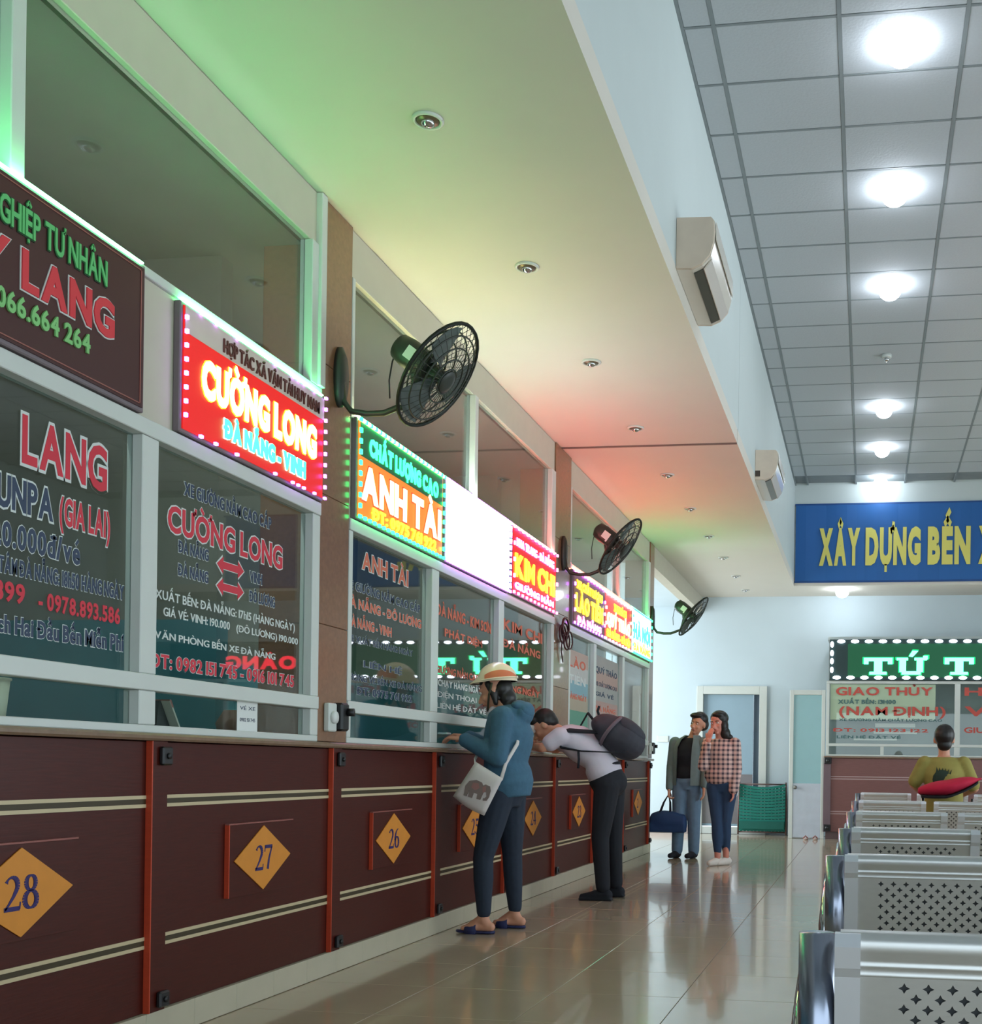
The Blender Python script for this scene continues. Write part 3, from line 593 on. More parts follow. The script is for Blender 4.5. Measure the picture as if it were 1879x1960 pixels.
# 6 LAO TIEN
r = sign('lit sign with yellow letters on dark ground, right of the second pillar', 9.70, 10.88, 2.31, 2.80, mat('brown_sign_face', (96, 44, 40), 0.4, emit=0.5, var=0), glow=TR)
stext(r, 'top_lettering', 'XE CHẤT LƯỢNG', 9.80, 10.78, 2.65, 0.07, E_YEL, 0.05)
stext(r, 'main_lettering', 'LÀO TIẾN', 9.78, 10.82, 2.45, 0.15, E_YEL, 0.05)
stext(r, 'lower_lettering', 'ĐÀ NẴNG', 9.85, 10.75, 2.35, 0.055, E_PINK, 0.05)
led_dots('led_border', 9.715, 10.865, 2.325, 2.785, 0.11, E_VIO, r, 0.015)
# 7
r = sign('red lit sign with yellow lines and white dots, second of the far bay', 10.91, 12.19, 2.31, 2.80, P_PINK, glow=TR)
stext(r, 'top_lettering', 'XE KHÁCH', 11.3, 11.9, 2.65, 0.07, E_YEL, 0.06)
stext(r, 'main_lettering', 'QUÝ THẢO', 11.0, 12.1, 2.48, 0.12, E_WARM, 0.06)
stext(r, 'lower_lettering', 'ĐÀ NẴNG - HÀ NỘI', 11.0, 12.1, 2.36, 0.07, E_YEL, 0.05)
led_dots('led_border', 10.925, 12.175, 2.325, 2.785, 0.14, E_WHITE, r, 0.014)
# 8
r = sign('overexposed lit sign with green halo, last one beside the end pillar', 12.22, 13.33, 2.31, 2.82, P_WHITE, glow=TG)
stext(r, 'main_lettering', 'HÀ NỘI', 12.3, 13.25, 2.5, 0.16, E_GREEN, 0.06)
stext(r, 'lower_lettering', 'ĐÀ NẴNG', 12.3, 13.25, 2.36, 0.08, E_YEL, 0.06)
led_dots('led_border', 12.235, 13.315, 2.325, 2.805, 0.08, E_GREEN, r, 0.016)

# things on the sill behind the glass
b = MB(); b.tube([(WX - 0.16, 3.22, 1.15), (WX - 0.16, 3.22, 1.30)], [0.055, 0.07], 20); b.tube([(WX - 0.16, 3.22, 1.298), (WX - 0.16, 3.22, 1.306)], [0.074, 0.074], 20)
tub = obj('paper_tub', b, mat('pale_tub', (206, 206, 180), 0.5)); tag(tub, 'pale paper tub on the sill behind the glass above counter 28', 'tub')
r = thing('desk_calendar', 'folding desk calendar standing behind the window above counter 27', 'calendar', (WX - 0.12, 4.05, 1.148))
b = MB(); b.prism([(0, 0), (0.11, 0), (0.03, 0.13), (0.02, 0.13)], (WX - 0.12, 3.96, 1.149), Lx, Ly, Lz, -0.05, 0.05); obj('stand', b, BLACKM, r)
b = MB(); b.prism([(0.115, 0.0), (0.125, 0.0), (0.043, 0.13), (0.033, 0.13)], (WX - 0.12, 3.96, 1.149), Lx, Ly, Lz, -0.07, 0.085); b.k = 1; b.prism([(0.05, 0.105), (0.06, 0.105), (0.043, 0.135), (0.033, 0.135)], (WX - 0.12, 3.96, 1.149), Lx, Ly, Lz, -0.071, 0.086)
obj('pages', b, [mat('aged_paper', (190, 186, 170), 0.7), REDBR], r)
r = thing('paper_notice', 'white printed notice taped inside the low window above counter 27', 'notice', (WX - 0.02, 4.54, 1.18))
b = MB(); b.box(WX - 0.022, WX - 0.020, 4.44, 4.60, 1.17, 1.35); obj('sheet', b, PAPER, r)
b = MB()
for k, (txt, z) in enumerate((('BẢNG GIÁ', 1.31), ('VÉ XE', 1.27), ('0982 151 745', 1.22))): add_text(b, txt, (WX - 0.0195, 4.46, z), Lx, Ly, Lz, 0.12, 0.016, 0.0, 0.0006)
obj('printed_lines', b, NAVT, r)
b = MB(); b.tube([(WX - 0.22, 4.76, 1.15), (WX - 0.22, 4.76, 1.22), (WX - 0.22, 4.76, 1.28)], [0.07, 0.085, 0.05], 16); o = obj('clay_pot', b, mat('brown_pot', (122, 92, 74), 0.6)); tag(o, 'brown pot standing behind the glass right of the paper notice', 'pot')
# socket with plug on pillars
def socket(y, z, label):
    r = thing('wall_socket', label, 'socket', (WX + 0.02, y, z))
    b = MB(); b.bevbox(WX + 0.0125, WX + 0.045, y - 0.06, y + 0.02, z - 0.07, z + 0.07, 0.006); obj('box', b, WHITE_AL, r)
    b = MB(); b.cyl((WX + 0.045, y - 0.02, z), (WX + 0.06, y - 0.02, z), 0.03); obj('button', b, PAPER, r)
    b = MB(); b.bevbox(WX + 0.0125, WX + 0.07, y + 0.025, y + 0.105, z - 0.065, z + 0.075, 0.01); b.tube([(WX + 0.07, y + 0.085 + 0.0, z + 0.03), (WX + 0.1, y + 0.09, z + 0.03)], 0.02, 12); obj('black_adaptor', b, BLACKM, r)
socket(5.2, 1.27, 'white socket box with black adaptor low on the first pillar')
socket(13.42, 1.27, 'small white socket with black adaptor on the end pillar')
# coiled cable on pillar 2
b = MB()
for k, (dy_, dz) in enumerate(((0, 0), (.05, .02), (-.05, -.01), (.0, .06), (.02, -.06), (-.04, .05), (.05, -.05))):
    cc = Vector((WX + 0.035 + 0.008 * k, 9.36 + dy_, 2.18 + dz)); b.tube([cc + Vector((0, 0.10 * math.cos(a * PI / 8), 0.075 * math.sin(a * PI / 8))) for a in range(17)], 0.007, 6, False)
b.tube([(WX + 0.03, 9.36, 2.12), (WX + 0.03, 9.35, 2.02), (WX + 0.03, 9.40, 1.94)], 0.006, 6)
o = obj('coiled_cable', b, mat('dark_red_cable', (70, 30, 36), 0.5)); tag(o, 'coil of dark cable hung on the second pillar below the middle fan', 'cable')
# fluorescent tubes inside bay 3 offices
for i, (y0_, y1_, z_) in enumerate(((10.0, 10.9, 2.22), (12.3, 12.9, 2.15))):
    r = thing('tube_lamp', ('longer' if i == 0 else 'shorter') + ' glowing fluorescent tube inside the far ticket office', 'lamp', (-3.0, y0_, z_))
    b = MB(); b.tube([(-2.95, y0_, z_), (-2.95, y1_, z_)], 0.018, 10); obj('tube', b, E_TUBE, r)
    b = MB()
    for yy in (y0_ + 0.1, y1_ - 0.1): b.tube([(-2.95, yy, z_ + 0.04), (-2.95, yy, 3.551)], 0.006, 6)
    obj('hanging_rod', b, WHITE_AL, r)
    b = MB(); b.bevbox(-2.98, -2.92, y0_ - 0.03, y1_ + 0.03, z_ + 0.02, z_ + 0.05); obj('batten', b, WHITE_AL, r)

for i, (a0, a1) in enumerate(((1.6, 2.6), (3.2, 4.8), (5.8, 6.9), (7.4, 8.8), (10.0, 11.4), (11.8, 12.9))):  # fill tubes added out of sight behind the sign boards to brighten the offices
    w_ = (w1, w1, w2_, w2_, w3, w3)[i]
    b = MB(); b.tube([(WX - 0.10, a0, 2.60), (WX - 0.10, a1, 2.60)], 0.014, 8); obj('hidden_fill_tube', b, OFFT, w_)
# ================================================================ FANS
def wall_fan(y, zb, c, label):
    """y pillar position, zb base-plate centre height, c cage centre"""
    r = thing('wall_fan', label, 'fan', (WX + 0.012, y, zb), 'wall fans on the pillars')
    X = WX + 0.012
    b = MB(); b.loft([((X + d, y, zb), (0, 0.055 * s, 0), (0, 0, 0.15 * s)) for d, s in ((0.0, 1), (0.02, 1), (0.035, 0.75))], 24); obj('base_plate', b, DARKM, r)
    n = Vector((0.80, 0.0, -0.60)).normalized(); c = Vector(c); u = Vector((0, 1, 0)); v = n.cross(u).normalized()
    piv = c - n * 0.13 + Vector((0.0, 0, -0.13))
    b = MB(); b.tube([(X + 0.02, y, zb - 0.02), (X + 0.03, y, zb - 0.12), (X + 0.07, y, zb - 0.17), (X + 0.15, y, zb - 0.185), (X + 0.24, y, zb - 0.185), (X + 0.31, y, zb - 0.16), (piv.x - 0.03, y, piv.z - 0.10), (piv.x, y, piv.z)], 0.015, 12)
    obj('arm', b, DARKM, r)
    b = MB(); b.tube([piv + Vector((-0.03, 0, -0.09)), piv + Vector((0.0, 0, 0.01))], [0.028, 0.034], 14); b.tube([piv, c - n * 0.15], [0.03, 0.035], 12); obj('joint', b, DARKM, r)
    b = MB(); b.tube([c - n * 0.27, c - n * 0.25, c - n * 0.19, c - n * 0.08, c - n * 0.05], [0.03, 0.065, 0.075, 0.07, 0.05], 20); mo = obj('motor', b, DARKM, r)
    b = MB(); cc = c - n * 0.14 - u * 0.0735; b.prism([(-0.032, -0.03), (0.02, -0.03), (0.02, -0.045), (0.034, -0.045), (0.034, 0.032), (-0.032, 0.032)], cc, n, v, -u, 0.001, 0.003); obj('sticker', b, PAPER, mo)
    R = 0.28
    b = MB()
    prof = lambda t_, s: n * (s * (0.055 * (1 - t_ ** 3) + 0.0))   # bulge of front / back guard
    for t_ in (1.0, 0.82, 0.62, 0.42, 0.24):
        for s in ((1, -1)):
            b.tube([c + prof(t_, s) + (u * math.cos(a) + v * math.sin(a)) * R * t_ for a in [2 * PI * k / 32 for k in range(33)]], 0.0045 if t_ < 1 else 0.010, 5, False)
    for k in range(36):
        a = 2 * PI * k / 36; d_ = u * math.cos(a) + v * math.sin(a)
        for s in (1, -1): b.tube([c + prof(t_, s) + d_ * R * t_ for t_ in (1.0, 0.82, 0.55, 0.22)], 0.0016, 4, False)
    obj('wire_guard', b, DARKM, r)
    b = MB(); b.loft([(c + n * h_, u * 0.062 * s, v * 0.062 * s) for h_, s in ((0.056, 1.0), (0.062, 0.9), (0.064, 0.5))], 20); obj('badge', b, DARKM, r)
    b = MB(); b.tube([c - n * 0.05, c + n * 0.045], [0.04, 0.035], 18); hub = obj('hub', b, DARKM, r)
    for k in range(3):
        a0 = 2 * PI * k / 3; vs = []
        for i in range(7):
            for j in range(5):
                rr = 0.035 + (R - 0.06) * i / 6; wd = math.radians(20 + 42 * math.sin(PI * min(1, (i + 1) / 6.5) * 0.62)); a = a0 + wd * (j / 4 - 0.3)
                vs.append(c + (u * math.cos(a) + v * math.sin(a)) * rr + n * (0.03 * (j / 4 - 0.5)))
        fs = [(i * 5 + j, i * 5 + j + 1, (i + 1) * 5 + j + 1, (i + 1) * 5 + j) for i in range(6) for j in range(4)]
        b = MB(); b.smooth = True; b.add(vs, fs); b.add([p + n * 0.003 for p in vs], [f[::-1] for f in fs]); obj('blade', b, FANB, r)
    b = MB(); p0 = c - n * 0.26; b.tube([p0, p0 + Vector((-0.03, 0, -0.08)), p0 + Vector((-0.045, 0, -0.17)), p0 + Vector((-0.04, 0, -0.26))], 0.004, 6); obj('cord', b, BLACKM, r)
    return r
wall_fan(5.25, 2.96, (-2.10, 5.25, 2.95), 'dark wall fan on the first pillar, the nearest and largest')
wall_fan(9.41, 2.88, (-2.11, 9.41, 2.93), 'dark wall fan on the second pillar, middle one of three')
wall_fan(13.46, 2.86, (-2.10, 13.46, 2.88), 'dark wall fan on the end pillar, farthest and smallest')

# ================================================================ AIR CONDITIONERS on beam
def aircon(y0, y1, z0, label, dark):
    r = thing('air_conditioner', label, 'air conditioner', (BX, (y0 + y1) / 2, z0))
    prof = [(0, 0), (0.09, -0.005), (0.15, 0.02), (0.195, 0.07), (0.215, 0.14), (0.22, 0.21), (0.215, 0.265), (0.20, 0.285), (0, 0.29)]
    U, V, W_ = Vector((1, 0, 0)), Vector((0, 0, 1)), Vector((0, 1, 0))
    b = MB(); b.prism(prof, (BX + 0.002, y0, z0), U, V, W_, 0.02, y1 - y0 - 0.02); obj('body', b, ACW, r)
    for a0, a1 in ((0.0, 0.02), (y1 - y0 - 0.02, y1 - y0)):
        b = MB(); b.prism([(x * 0.98, z * 0.985 + 0.002) for x, z in prof], (BX + 0.002, y0, z0), U, V, W_, a0, a1); obj('end_cap', b, mat('beige_end_cap', (218, 200, 180), 0.45), r)
    b = MB(); b.prism([(0.222, 0.16), (0.226, 0.16), (0.224, 0.262), (0.220, 0.262)], (BX + 0.002, y0, z0), U, V, W_, 0.03, y1 - y0 - 0.03); obj('front_flap', b, ACW, r)
    b = MB(); b.prism([(0.095, -0.012), (0.15, 0.012), (0.146, 0.022), (0.093, 0.0)], (BX + 0.002, y0, z0), U, V, W_, 0.06, y1 - y0 - 0.06); obj('louvre', b, mat('aircon_outlet_dark', (70, 70, 62), 0.3), r)
    b = MB(); b.prism([(0.15, 0.01), (0.156, 0.006), (0.197, 0.062), (0.192, 0.068)], (BX + 0.002, y0, z0), U, V, W_, 0.05, y1 - y0 - 0.05); obj('air_vane', b, ACW, r)
    if dark:
        b = MB(); b.box(BX + 0.004, BX + 0.05, y0 - 0.006, y0 + 0.0, z0 + 0.03, z0 + 0.085); obj('pipe_port', b, mat('port_brown', (70, 56, 46), 0.6), r)
aircon(6.28, 7.12, 3.88, 'glossy white air conditioner high on the beam, the nearer one', False)
aircon(10.85, 11.72, 3.85, 'smaller looking air conditioner on the beam, farther and dark cornered', True)

# ================================================================ CEILING LAMPS
for k, (y, on) in enumerate(((6.6, 1), (8.24, 1), (9.89, 1), (11.55, 0), (13.2, 1), (14.85, 1), (16.45, 1))):
    z = HC
    nm = ['nearest', 'second nearest', 'third nearest', 'unlit fourth', 'fifth', 'sixth', 'seventh and last'][k]
    r = thing('ceiling_lamp', '%s round lamp in the row on the tiled ceiling' % nm, 'lamp', (0.145, y, z), 'row of ceiling lamps')
    b = MB(); b.tube([(0.145, y, z - 0.002), (0.145, y, z - 0.03), (0.145, y, z - 0.035)], [0.06, 0.05, 0.04] if on else [0.05, 0.05, 0.045], 24); obj('rim', b, WHITE_AL, r)
    b = MB(); rr = 0.095 if on else 0.03; b.ell((0.145, y, z - 0.055), rr, rr, rr * 0.85 if on else 0.02, 20, 10); obj('bulb', b, E_LAMP if on else CHROME, r)
r = thing('ceiling_lamp', 'glowing lamp on the low ceiling just below the blue banner', 'lamp', (-0.40, 17.05, HS))
b = MB(); b.tube([(-0.40, 17.05, HS - 0.001), (-0.40, 17.05, HS - 0.03)], [0.08, 0.075], 20); obj('rim', b, WHITE_AL, r)
b = MB(); b.ell((-0.40, 17.05, HS - 0.05), 0.10, 0.10, 0.085, 18, 9); obj('bulb', b, E_LAMP, r)
for k, y in enumerate((4.52, 5.92, 7.37, 8.84, 10.29, 11.65, 13.05, 14.4, 15.8, 17.05)):
    r = thing('recessed_downlight', 'small unlit recessed spotlight in the low ceiling, number %d from the camera' % (k + 1) if k not in (0, 9) else ('unlit recessed spotlight in the low ceiling, the nearest' if k == 0 else 'unlit recessed spotlight in the low ceiling, the farthest by the end wall'), 'lamp', (-1.87, y, HS), 'unlit downlights in the low ceiling')
    names = ['nearest', 'second', 'third', 'fourth', 'fifth', 'sixth', 'seventh', 'eighth', 'ninth', 'farthest']
    r['label'] = 'unlit recessed spotlight in the low ceiling, %s from the camera' % names[k]
    b = MB()
    b.tube([(-1.87 + 0.058 * math.cos(a), y + 0.058 * math.sin(a), HS - 0.004) for a in [2 * PI * i / 24 for i in range(25)]], 0.009, 6, False); obj('ring', b, WHITE_AL, r)
    b = MB(); b.tube([(-1.87, y, HS - 0.001), (-1.87, y, HS - 0.012)], [0.052, 0.045], 18); b.k = 1; b.ell((-1.87, y, HS - 0.016), 0.03, 0.03, 0.018, 12, 6); obj('reflector', b, [mat('lamp_reflector', (120, 104, 84), 0.3, 0.5), CHROME], r)

# ================================================================ BANNER
Fx, Fz, Fy = Vector((1, 0, 0)), Vector((0, 0, 1)), Vector((0, -1, 0))
r = thing('banner', 'long blue cloth banner with yellow capital lettering under the tiled ceiling', 'banner', (1.0, YB, 3.85))
b = MB(); vs = []; fs = []; n = 40
for i in range(n + 1):
    x = -1.09 + i * 6.0 / n
    for z in (3.84, 4.96): vs.append((x, YB - 0.03 - 0.006 * math.sin(i * 1.7), z))
for i in range(n): fs.append((2 * i, 2 * i + 2, 2 * i + 3, 2 * i + 1))
b.add(vs, fs); b.add([(v[0], YB - 0.002, v[2]) for v in vs], [f[::-1] for f in fs]); obj('cloth', b, BLUEB, r)
b = MB(); b.box(-1.1, 4.95, YB - 0.03, YB - 0.002, 4.96, 4.985); b.box(-1.1, 4.95, YB - 0.03, YB - 0.002, 3.815, 3.84); obj('batten', b, mat('banner_edge_blue', (20, 70, 130), 0.6), r)
for txt, a0, a1 in (('XÂY', -0.74, -0.14), ('DỰNG', -0.06, 0.74), ('BẾN', 0.84, 1.45), ('XE', 1.56, 2.0)):
    b = MB(); add_text(b, txt, (a0, YB - 0.042, 4.10), Fx, Fz, Fy, a1 - a0, 0.50, 0.06, 0.003); obj('lettering', b, YELT, r)

# ================================================================ FAR BOOTH
YB2 = 17.0
r = thing('far_booth_counter', 'mauve brown far counter front below the green lit sign', 'counter', (2, YB2, 0))
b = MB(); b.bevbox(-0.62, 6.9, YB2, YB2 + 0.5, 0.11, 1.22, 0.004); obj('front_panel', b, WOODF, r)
b = MB(); b.bevbox(-0.64, 6.95, YB2 - 0.03, YB2 + 0.5, 1.222, 1.25, 0.006); obj('ledge', b, LEDGE, r)
b = MB(); b.box(-0.60, 6.9, YB2 + 0.01, YB2 + 0.5, 0.001, 0.108); obj('plinth', b, mat('dark_plinth', (92, 72, 72), 0.4), r)
for z in (0.90, 0.935, 0.375, 0.41):
    b = MB(); b.box(-0.53, 6.8, YB2 - 0.004, YB2, z, z + 0.014); obj('inlay_strip', b, mat('mauve_inlay', (176, 150, 148), 0.4), r)
b = MB(); b.bevbox(-0.64, -0.53, YB2 - 0.025, YB2, 0.11, 1.22, 0.003); obj('pilaster', b, mat('grey_mauve_post', (112, 92, 98), 0.4), r)
for z in (1.13, 0.12):
    b = MB(); b.bevbox(-0.63, -0.52, YB2 - 0.055, YB2 - 0.025, z, z + 0.10, 0.008); b.tube([(-0.575, YB2 - 0.055, z + 0.05), (-0.575, YB2 - 0.065, z + 0.05)], 0.03, 12); obj('corner_bracket', b, BLACKM, r)
w4 = sroot('window_4', (0, YB2, 1.25), 'ticket windows of the far booth')
for a in ((-0.61, 6.9, 1.251, 1.275), (-0.61, 6.9, 1.40, 1.44), (-0.61, 6.9, 2.34, 2.38)):
    b = MB(); b.bevbox(a[0], a[1], YB2 - 0.01, YB2 + 0.05, a[2], a[3], 0.003); obj('rail', b, WHITE_AL, w4)
for x0, x1 in ((-0.61, -0.565), (1.28, 1.36), (3.2, 3.28), (5.0, 5.08), (6.85, 6.9)):
    b = MB(); b.bevbox(x0, x1, YB2 - 0.008, YB2 + 0.048, 1.275, 2.34, 0.003); obj('mullion', b, WHITE_AL, w4)
fp = []
GL2 = glass_mat('far_window_glass', (0.94, 0.97, 0.95))
for x0, x1 in ((-0.565, 1.28), (1.36, 3.2), (3.28, 5.0), (5.08, 6.85)):
    b = MB(); b.box(x0, x1, YB2 + 0.015, YB2 + 0.02, 1.275, 2.34); fp.append(obj('glass_pane', b, GL2, w4))
b = MB(); b.box(0.2, 0.25, YB2 + 0.0, YB2 + 0.04, 1.276, 1.40); obj('mullion', b, WHITE_AL, w4)
def flet(pane, lines, mats):
    b = MB()
    for txt, a0, a1, z, cap, k in lines: add_text(b, txt, (a0, YB2 + 0.012, z), Fx, Fz, Fy, a1 - a0, cap, 0.03, 0.002, k=k)
    obj('lettering', b, mats, pane)
LETR = mat('rust_lettering', (190, 78, 66), 0.6, 0, 0); LETG = mat('dark_teal_lettering', (66, 104, 104), 0.6, 0, 0)
flet(fp[0], [('GIAO THỦY', -0.47, 0.96, 2.17, 0.12, 0), ('XUẤT BẾN: 13H00', -0.44, 0.42, 2.04, 0.06, 1), ('(NAM ĐỊNH)', -0.42, 1.15, 1.87, 0.13, 0), ('XE GIƯỜNG NẰM CHẤT LƯỢNG CAO', -0.42, 1.1, 1.78, 0.035, 1), ('ĐT: 0913 123 122', -0.5, 0.9, 1.62, 0.05, 0), ('LIÊN HỆ ĐẶT VÉ', -0.45, 0.5, 1.52, 0.04, 1)], [LETR, LETG])
flet(fp[1], [('HÀ NỘI', 1.42, 2.9, 2.17, 0.12, 0), ('VINH', 1.42, 2.6, 1.87, 0.14, 0), ('GIƯỜNG NẰM', 1.42, 2.6, 1.62, 0.08, 0)], [LETR, LETG])
b = MB(); b.box(-0.55, 1.0, YB2 + 0.022, YB2 + 0.024, 1.80, 2.33); obj('pale_film', b, mat('yellowish_film', (206, 214, 190), 0.6, 0, 0.05, 4), fp[0])
b = MB(); b.box(-0.55, 1.27, YB2 + 0.3, YB2 + 0.32, 1.276, 2.0); b.k = 1
for x0, x1, z0, z1 in ((0.12, 0.72, 1.70, 1.76), (0.1, 0.75, 1.60, 1.64), (-0.2, 0.45, 1.50, 1.525)): b.box(x0, x1, YB2 + 0.29, YB2 + 0.3, z0, z1)
o = obj('price_board', b, [mat('grey_board', (140, 150, 150), 0.6), PAPER]); tag(o, 'grey board with white strips behind the far booth glass', 'board')
# inner wall behind the far glass
b = MB(); b.box(-0.6, 6.9, YB2 + 0.6, YB2 + 0.65, 0, 3.0); b.k = 1; b.box(-0.6, 6.9, YB2 + 0.0505, YB2 + 0.6, 3.0, 3.05); struct(obj('wall_booth', b, [mat('booth_inner_grey', (150, 160, 158), 0.8), BEAMP]))
# TU T sign
r = thing('led_sign', 'wide green lit sign bordered by white bulbs over the far booth', 'sign', (1, YB2, 2.4))
b = MB(); b.bevbox(-0.57, 2.9, YB2 - 0.06, YB2 + 0.05, 2.39, 3.0, 0.005); obj('sign_case', b, mat('teal_black_case', (34, 58, 58), 0.4), r)
b = MB(); b.box(-0.30, 2.85, YB2 - 0.064, YB2 - 0.0605, 2.43, 2.93); obj('face_panel', b, P_GREEN, r)
def slab(mb, ch, x, w_, z, h):
    def bx(a0, a1, c0, c1): mb.box(x + a0 * w_, x + a1 * w_, YB2 - 0.08, YB2 - 0.065, z + c0 * h, z + c1 * h)
    if ch == 'T': bx(0.0, 1.0, 0.80, 1.0); bx(0.0, 0.16, 0.62, 0.8); bx(0.84, 1.0, 0.62, 0.8); bx(0.36, 0.64, 0.15, 0.8); bx(0.2, 0.8, 0.0, 0.16)
    if ch == 'U': bx(0.0, 0.4, 0.85, 1.0); bx(0.62, 1.05, 0.85, 1.0); bx(0.1, 0.33, 0.15, 0.85); bx(0.70, 0.92, 0.15, 0.85); bx(0.18, 0.84, 0.0, 0.2); bx(0.92, 1.08, 0.9, 1.12); mb.prism([(0.42 * w_, 1.08 * h), (0.56 * w_, 1.05 * h), (0.75 * w_, 1.4 * h), (0.55 * w_, 1.42 * h)], (x, YB2 - 0.065, z), Fx, Fz, Fy, 0, 0.015)
for ch, x in (('T', -0.06), ('U', 0.42), ('T', 1.12)):
    b = MB(); slab(b, ch, x, 0.42, 2.47, 0.25); obj('lit_letter', b, E_CYAN if False else emi('led_green_white', (90, 255, 190), 5), r)
    b = MB(); slab(b, ch, x - 0.02, 0.46, 2.46, 0.27); b.v = [v + Vector((0, 0.004 + 0.0, 0)) for v in b.v]; obj('letter_halo', b, emi('led_green_halo', (10, 220, 110), 1.6), r)
def bulb(x, z, w_, h): 
    b = MB(); b.ell((x, YB2 - 0.075, z), w_, 0.012, h, 10, 6); obj('border_bulb', b, E_WHITE, r)
for k in range(17): bulb(-0.40 + k * 0.205, 2.965, 0.06, 0.026); bulb(-0.46 + k * 0.205, 2.425, 0.06, 0.026)
for z in (2.93, 2.80, 2.68, 2.55): bulb(-0.535, z - 0.01, 0.025, 0.045)
r = thing('led_sign', 'red lit sign on the far booth beyond the right edge, mirrored in the windows', 'sign', (4.2, YB2, 2.4))
b = MB(); b.bevbox(3.1, 6.0, YB2 - 0.06, YB2 + 0.05, 2.39, 2.95, 0.005); obj('sign_case', b, BLACKM, r)
b = MB(); add_text(b, 'HOÀNG', (3.5, YB2 - 0.062, 2.55), Fx, Fz, Fy, 1.5, 0.2, 0.05, 0.01); obj('lit_letters', b, emi('led_red_far', (255, 30, 60), 4), r)
# glass side door left of booth
d = sroot('door_2', (-1.1, YB2, 0), 'half glazed white door beside the far booth')
b = MB(); b.bevbox(-1.16, -1.10, YB2, YB2 + 0.05, 0, 2.24); b.bevbox(-0.68, -0.625, YB2, YB2 + 0.05, 0, 2.24); b.bevbox(-1.10, -0.68, YB2, YB2 + 0.05, 2.17, 2.24); obj('door_frame', b, WHITE_AL, d)
b = MB(); b.bevbox(-1.10, -0.68, YB2 + 0.01, YB2 + 0.04, 0.01, 0.83); obj('lower_panel', b, mat('pale_lilac_panel', (190, 196, 206), 0.4), d)
b = MB(); b.box(-1.10, -0.68, YB2 + 0.02, YB2 + 0.03, 0.832, 2.168); obj('glass_pane', b, GLASS_FROST, d)
b = MB(); b.ell((-1.06, YB2 - 0.03, 0.77), 0.03, 0.03, 0.03); b.tube([(-1.06, YB2 - 0.03, 0.77), (-1.06, YB2 + 0.01, 0.77)], 0.012); obj('door_knob', b, mat('brass_grey', (120, 116, 112), 0.3, 0.6), d)
# cot
r = thing('folding_cot', 'folded green woven cot standing against the wall by the far door', 'cot', (-1.6, 17.6, 0))
b = MB()
for x in (-1.985, -1.235): b.tube([(x, 17.55, 0.01), (x, 17.6, 0.42), (x + (0.01 if x < -1.5 else -0.01), 17.62, 0.83)], 0.014, 8)
for z in (0.05, 0.80): b.tube([(-1.985, 17.57, z), (-1.235, 17.57, z)], 0.012, 8)
obj('frame', b, mat('rusty_tube', (120, 96, 92), 0.4, 0.4), r)
for k in range(15):
    z = 0.07 + k * 0.05; b = MB(); vs = []; fs = []
    for i in range(25):
        x = -1.97 + 0.72 * i / 24; yy = 17.545 + 0.008 * math.sin(i * PI / 1.0 + k * PI) + (0.0); sag = -0.05 * (1 - (2 * i / 24 - 1) ** 2) * (k / 14)
        for zz in (0.0, 0.038): vs.append((x, yy - 0.004, z + zz + sag))
    fs = [(2 * i, 2 * i + 2, 2 * i + 3, 2 * i + 1) for i in range(24)]; b.add(vs, fs); b.add([(v[0], v[1] + 0.003, v[2]) for v in vs], [f[::-1] for f in fs]); obj('cross_strap', b, GREENW, r)
for k in range(13):
    x = -1.955 + k * 0.056; b = MB(); b.box(x, x + 0.04, 17.552, 17.556, 0.06, 0.76); obj('long_strap', b, mat('dark_green_strap', (10, 96, 84), 0.6), r)
b = MB(); b.box(-1.965, -1.26, 17.50, 17.53, 0.10, 0.22); obj('lower_fold', b, mat('dark_green_strap', (10, 96, 84)), r)
b = MB(); b.ell((-2.02, 17.5, 0.80), 0.06, 0.05, 0.09); b.ell((-2.02, 17.5, 0.68), 0.045, 0.04, 0.09); b.tube([(-2.02, 17.5, 0.86), (-2.0, 17.56, 0.92)], 0.012)
bag = obj('plastic_bag', b, mat('white_plastic_bag', (226, 232, 238), 0.4)); tag(bag, 'white plastic bag tied to the top left corner of the green cot', 'bag')
for i, (x, y) in enumerate(((-0.88, 16.75), (-0.74, 16.8))):
    r = thing('sandal', ('left' if i == 0 else 'right') + ' one of two pale sandals on the floor by the half glazed door', 'shoe', (x, y, 0))
    b = MB(); b.loft([((x, y - 0.12 + 0.06 * k, 0.012), (0.035 * s, 0, 0), (0, 0.0, 0.012)) for k, s in enumerate((0.7, 1, 0.9, 1.1, 0.8))], 14); obj('sole', b, mat('beige_sandal', (196, 170, 160), 0.6), r)
    b = MB(); b.tube([(x - 0.035, y - 0.05, 0.02), (x, y - 0.06, 0.06), (x + 0.035, y - 0.05, 0.02)], 0.01, 8); obj('strap', b, REDBR, r)

